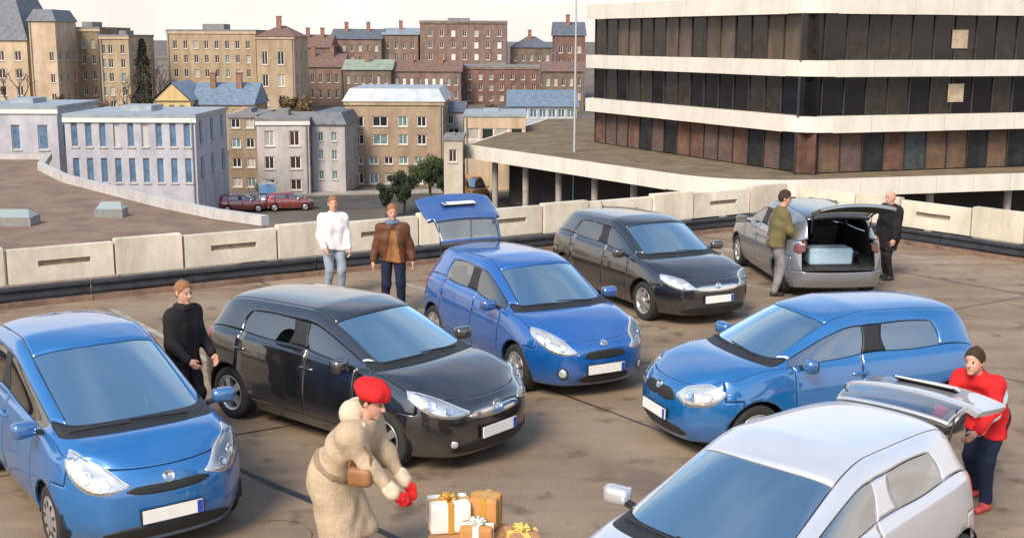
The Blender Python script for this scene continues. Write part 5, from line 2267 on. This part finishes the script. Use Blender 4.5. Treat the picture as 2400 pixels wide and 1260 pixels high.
        # open collar
        return np.maximum(d, (p - np.array(nb)) @ np.array(hd_dir) - .055 * s)
    lo3, hi3 = lo.copy(), hi.copy()
    lo3[2] = max(.05, min(hemz - .06, min(w.z for w in wr_) - .12))
    mats_ = [jacket]
    fn_ = None
    if band:
        mats_.append(band[0])
        bz0, bz1 = band[1]
        npx, spx = np.array(ps), np.array(sp)
        fn_ = lambda c: (((c - npx) @ spx > bz0) & ((c - npx) @ spx < bz1)).astype(int)
    if front:
        mats_.append(front)
        cx = np.array(chest)
        fn_ = lambda c: ((c[:, 0] > cx[0] + .045) & (np.abs(c[:, 1] - cx[1]) < .035 + .16 * np.clip(nb.z - .08 - c[:, 2], 0, 1)) & (c[:, 2] < nb.z - .10)).astype(int)
    np_mesh('coat' if hem < .7 else 'jacket', [snets(jkf, lo3, hi3, .016)], mats_, root, fn_)
    if belt:
        wz = ps + sp * .10 * s
        vf = snets(lambda p: np.maximum(jkf(p) - .009, np.abs((p - np.array(wz)) @ np.array(sp)) - .024) , np.array(wz) - .26, np.array(wz) + .26, .012)
        vf = (vf[0], vf[1])
        np_mesh('belt', [vf], [belt], root)
    if cuff:
        for i in (0, 1):
            c0, c1 = el[i].lerp(wr_[i], .80), el[i].lerp(wr_[i], .96)
            vf = snets(lambda p, c0=c0, c1=c1: cap(p, c0, c1, .062 * s, .062 * s) + folds(p, .006, seed + 3, (60, 90)), np.minimum(c0, c1) - .1, np.maximum(c0, c1) + .1, .014)
            np_mesh('cuff', [vf], [cuff], root)
    if scarf:
        vf = snets(lambda p: np.maximum(ell(p, nb + hd_dir * .02 * s, (.115 * s, .118 * s, .06 * s)) + folds(p, .007, seed + 9, (40, 60)), -1), np.array(nb) - .2, np.array(nb) + .2, .014)
        np_mesh('scarf', [vf], [scarf], root)
    if hood:
        hk = nb - fw_ * .10 * s + hd_dir * .02
        vf = snets(lambda p: smin([ell(p, hk, (.10 * s, .15 * s, .10 * s)), cap(p, nb + Vector((.05, .12, .0)), nb + Vector((.05, -.12, .0)), .03, .03)], .06) + folds(p, .010, seed + 4, (30, 60)), np.array(hk) - .27, np.array(hk) + .27, .016)
        np_mesh('hood', [vf], [hood], root)
    if hair:
        def hrf(p):
            q = (p - np.array(hc)) @ HMn
            d = ell(q, (-.012, 0, .026), np.array((.109, .088, .116)) * s) + folds(p, .004, seed + 7, (70, 110))
            d = np.maximum(d, (q[:, 0] - .045 * s) + (.03 * s - q[:, 2]) * .8)
            return np.maximum(d, -q[:, 2] - .075 * s)
        np_mesh('hair', [snets(hrf, np.array(hc) - .17, np.array(hc) + .17, .010)], [hair], root)
    if beard:
        def bdf(p):
            q = (p - np.array(hc)) @ HMn
            return np.maximum(ell(q, (.055 * s, 0, -.085 * s), np.array((.06, .06, .06)) * s), q[:, 2] + .052 * s)
        np_mesh('beard', [snets(bdf, np.array(hc) - .17, np.array(hc) + .17, .009)], [beard], root)
    if hatfn:
        hatfn(root, hc, HM, s, seed)
    return root, dict(wr=wr_, hc=hc, nb=nb, sh=sh, ps=ps)


def wool_hat(material, band_m=None, puff=1.0):
    def f(root, hc, HM, s, seed):
        HMn = np.array(HM)

        def hf(p):
            q = (p - np.array(hc)) @ HMn
            d = smin([ell(q, (-.015, 0, .070 * s), np.array((.118, .100, .092)) * s * puff), ell(q, (-.035, 0, .085 * s), np.array((.13, .12, .07)) * s * puff)], .03)
            d = d + folds(p, .006, seed + 17, (40, 70))
            return np.maximum(d, -(q[:, 2] - .030 * s) + q[:, 0] * .18)
        np_mesh('hat', [snets(hf, np.array(hc) - .23, np.array(hc) + .26, .012)], [material], root)
        if band_m:
            def bf(p):
                q = (p - np.array(hc)) @ HMn
                q2 = q.copy()
                q2[:, 2] -= q[:, 0] * .18
                r_ = np.sqrt((q2[:, 0] + .01) ** 2 / 1.25 + q2[:, 1] ** 2)
                return np.sqrt((r_ - .096 * s) ** 2 + ((q2[:, 2] - .038 * s) * .8) ** 2) - .024 + folds(p, .005, seed + 5, (80, 120))
            np_mesh('hat_band', [snets(bf, np.array(hc) - .2, np.array(hc) + .2, .010)], [band_m], root)
    return f


BLACKC = fabric('black_cloth', (.016, .015, .016))
WHITEC = fabric('white_cloth', (.78, .74, .72))
BROWNC = fabric('brown_leather', (.115, .045, .022), .5)
TANC = fabric('tan_suede', (.30, .135, .050))
OLIVEC = fabric('olive_cloth', (.145, .120, .055))
BEIGEC = mat('beige_wool', (.52, .40, .27), .95, color2=(.40, .305, .205), scale=26, var=.2, bump=.5, bscale=70, spec=.2)
FUR = fabric('pale_fur', (.60, .50, .36), .95)
REDC = fabric('red_cloth', (.58, .018, .020))
DENIM = fabric('denim_blue', (.055, .085, .150))
DENIMD = fabric('denim_navy', (.012, .018, .042))
DENIML = fabric('denim_pale', (.27, .31, .36))
GREYT = fabric('grey_trousers', (.23, .22, .235))
HAIRB = fabric('hair_brown', (.045, .026, .016), .7)
HAIRD = fabric('hair_dark', (.018, .014, .012), .7)
HAIRG = fabric('hair_ginger', (.26, .12, .055), .7)
SHOE = mat('shoe_black', (.02, .018, .017), .5)
SHOER = mat('shoe_red', (.45, .05, .04), .5)
PALEB = fabric('pale_blue_panel', (.62, .72, .75))

person('person in white jacket and pale jeans standing by the cream parapet', (-3.05, 20.1, 0), -62, 1.76, 2, ((.16, .22, .86), (.18, -.22, .90)), None, WHITEC, DENIML, SHOE, HAIRG, .84, head=(-10, 4), seed=1)
person('person in brown leather jacket with tan front behind the royal blue hatchback', (-1.92, 18.95, 0), -82, 1.78, 1, ((.06, .33, .80), (.06, -.33, .80)), ((.06, .13), (-.05, -.13)), BROWNC, DENIMD, SHOE, HAIRG, .84, head=(5, 6), scarf=fabric('blue_grey_scarf', (.13, .18, .25)), front=TANC, seed=2)
person('person in black jacket standing between the azure and the black hatchback', (-3.62, 12.75, 0), -25, 1.78, 4, ((.20, .24, .92), (.24, -.20, .95)), None, BLACKC, BLACKC, SHOE, HAIRG, .80, head=(-12, 8), scarf=BLACKC, seed=3)
woman, wj = person('person in long beige coat and red hat bending over parcels', (-1.36, 9.08, 0), -16, 1.84, 33, ((.72, .14, .52), (1.0, -.10, .26)), ((.10, .10), (-.12, -.10)), BEIGEC, fabric('beige_trousers', (.50, .37, .25)), SHOE, HAIRB, .42, coat_r=.0, pad=.016, flare=True, belt=fabric('beige_belt', (.27, .19, .12)),
                   head=(-12, 20), hood=FUR, glove=REDC, cuff=FUR, seed=4, hatfn=wool_hat(REDC, None, 1.12))
person('person in olive jacket and grey trousers at the rear corner of the grey car', (4.60, 20.45, 0), 2, 1.86, 10, ((.34, .20, 1.02), (.36, -.18, 1.0)), None, OLIVEC, GREYT, SHOE, HAIRB, .80, head=(-8, 14), seed=5)
person('person in black coat with close-cropped head beside the open grey car', (7.02, 21.9, 0), 200, 1.66, 4, ((.10, .24, .76), (.12, -.24, .78)), None, BLACKC, BLACKC, SHOE, None, .62, head=(6, 12), seed=6)
person('person in red jacket with white band leaning into the silver hatchback', (4.48, 10.85, 0), 222, 1.74, 36, ((.52, .18, .88), (.56, -.20, .92)), ((.10, .12), (-.18, -.12)), REDC, DENIMD, SHOER, HAIRB, .72, pad=.012, head=(0, 4), band=(PALEB, (.20, .33)), seed=7)

# ---------------------------------------------------------------- parcels and bag
CARD = mat('cardboard_orange', (.50, .24, .075), .85, var=.12, scale=6, bump=.1)
CARD2 = mat('cardboard_brown', (.40, .21, .10), .85, var=.14, scale=5, bump=.1)
PAPW = mat('white_paper', (.80, .76, .68), .7, var=.05, scale=5)
PAPY = mat('yellow_paper', (.74, .56, .15), .6, var=.08, scale=8)
PURP = mat('violet_paper', (.20, .10, .30), .4, var=.2, scale=8)
RIBR = mat('ribbon_pink', (.55, .08, .20), .35)
RIBO = mat('ribbon_gold', (.62, .34, .06), .35, .3)


def parcel(label, loc, sx, sy, sz, yaw, m, rib, bow=True):
    mb = MB()
    mb.box(-sx / 2, sx / 2, -sy / 2, sy / 2, 0, sz)
    o = mb.build('gift_box', m, None, loc, (0, 0, R(yaw)), bevel=.03)
    tag(o, label, 'parcel')
    g = .004
    mb = MB()
    mb.box(-.025, .025, -sy / 2 - g, sy / 2 + g, -.0 + .002, sz + g)
    mb.box(-sx / 2 - g, sx / 2 + g, -.025, .025, .002, sz + g * .9)
    mb.build('ribbon', rib, o)
    if bow:
        mb = MB()
        for k in range(6):
            a = k * math.pi / 3 + .3
            pts = [(0, 0, sz + .005), (.05 * math.cos(a), .05 * math.sin(a), sz + .045), (.085 * math.cos(a), .085 * math.sin(a), sz + .03), (.04 * math.cos(a), .04 * math.sin(a), sz + .008)]
            mb.tube(pts, .011, 6)
        mb.build('bow', rib, o)
    return o


parcel('large brown carton at the bottom of the parcel pile', (-.36, 9.30, 0), (.62), .50, .36, -8, CARD2, CARD, False)
parcel('white wrapped box with gold ribbon on the large brown carton', (-.52, 9.38, .365), (.34), .28, .25, 12, PAPW, RIBO)
parcel('upright orange box standing beside the white wrapped box', (-.21, 9.43, .365), .24, (.22), .27, -14, CARD, RIBO, False)
parcel('low orange box with white ribbon on the edge of the carton', (-.28, 9.17, .365), .27, .19, .12, -4, CARD, PAPW)
parcel('brown box with yellow wrapped top next to the parcel pile', (.09, 9.10, 0), .24, .30, .46, 18, CARD2, PAPY)
parcel('violet wrapped gift with pink ribbon lying in the boot of the silver hatchback', (3.37, 9.80, .545), .34, .26, .20, 30, PURP, RIBR)
mb = MB()
vs_, fs = rounded_box(.42, .78, .30, .05)
mb.add([v + Vector((0, 0, .15)) for v in vs_], fs, 0, True)
mb.box(-.212, .212, -.392, .392, .225, .245)
o = mb.build('storage_box', mat('pale_blue_plastic', (.42, .58, .70), .35, var=.06), None, (5.525, 20.62, .535), (0, 0, R(95)))
tag(o, 'pale blue storage box in the boot of the grey car', 'box')
mb = MB()
vs_, fs = rounded_box(.20, .085, .15, .04)
mb.add([v + Vector((0, 0, .085)) for v in vs_], fs, 0, True)
bag = mb.build('shoulder_bag', mat('tan_leather', (.26, .115, .045), .5, var=.2, scale=8, bump=.1), None)
bl = Matrix.Rotation(R(-16), 3, 'Z') @ Vector((.27, -.245, .95)) + Vector((-1.36, 9.08, 0))
bag.location = bl
bag.rotation_euler = (0, 0, R(-16))
tag(bag, 'tan leather shoulder bag at the side of the beige coat', 'bag')
mb = MB()
s0 = Matrix.Rotation(R(16), 3, 'Z') @ (Vector((-1.36, 9.08, 0)) - bl)
shl = wj['sh'][1]
top_s = s0 + Vector((shl.x, shl.y, shl.z + .075))
mb.tube([(-.09, 0, .15), (-.08, .02, .26), top_s, (.08, .02, .26), (.09, 0, .15)], .010, 6)
mb.build('strap', mat('strap_leather', (.20, .09, .035), .5), bag)

# ---------------------------------------------------------------- vehicles down in the street
REDP = paint('dark_red_paint', (.22, .018, .010), .2)
ORANGEP = paint('orange_paint', (.55, .25, .035), .1)
PALEP = paint('pale_grey_paint', (.45, .47, .47), .3)
street = dict(L=4.1, W=1.74, H=1.48, wb=2.5, rim='cover', doors=5)
make_car(dict(street, name='parked_car', label='dark red car parked in the street below the white house', paint=REDP, loc=(-22.3, 97.6, -9.55), yaw=R(20)))
make_car(dict(street, name='parked_car', label='dark red car parked beside the pale grey van', paint=REDP, loc=(-18.6, 98.8, -9.55), yaw=R(15)))
make_car(dict(street, name='van', label='pale grey van between two dark red cars in the street', paint=PALEP, L=4.6, W=1.85, H=2.0, wb=2.8, ws0=.7, ws1=1.5, hz1=1.15, b0=1.1, b1=1.15, tz=1.15, rr=.2, xC=-1.6, loc=(-20.9, 101.0, -9.55), yaw=R(-70)))
make_car(dict(street, name='van', label='orange yellow van on the street beyond the raised tailgate', paint=ORANGEP, L=4.6, W=1.85, H=2.1, wb=2.8, ws0=.7, ws1=1.5, hz1=1.15, b0=1.1, b1=1.15, tz=1.15, rr=.2, xC=-1.6, loc=(-3.5, 106.0, -9.55), yaw=R(-70)))
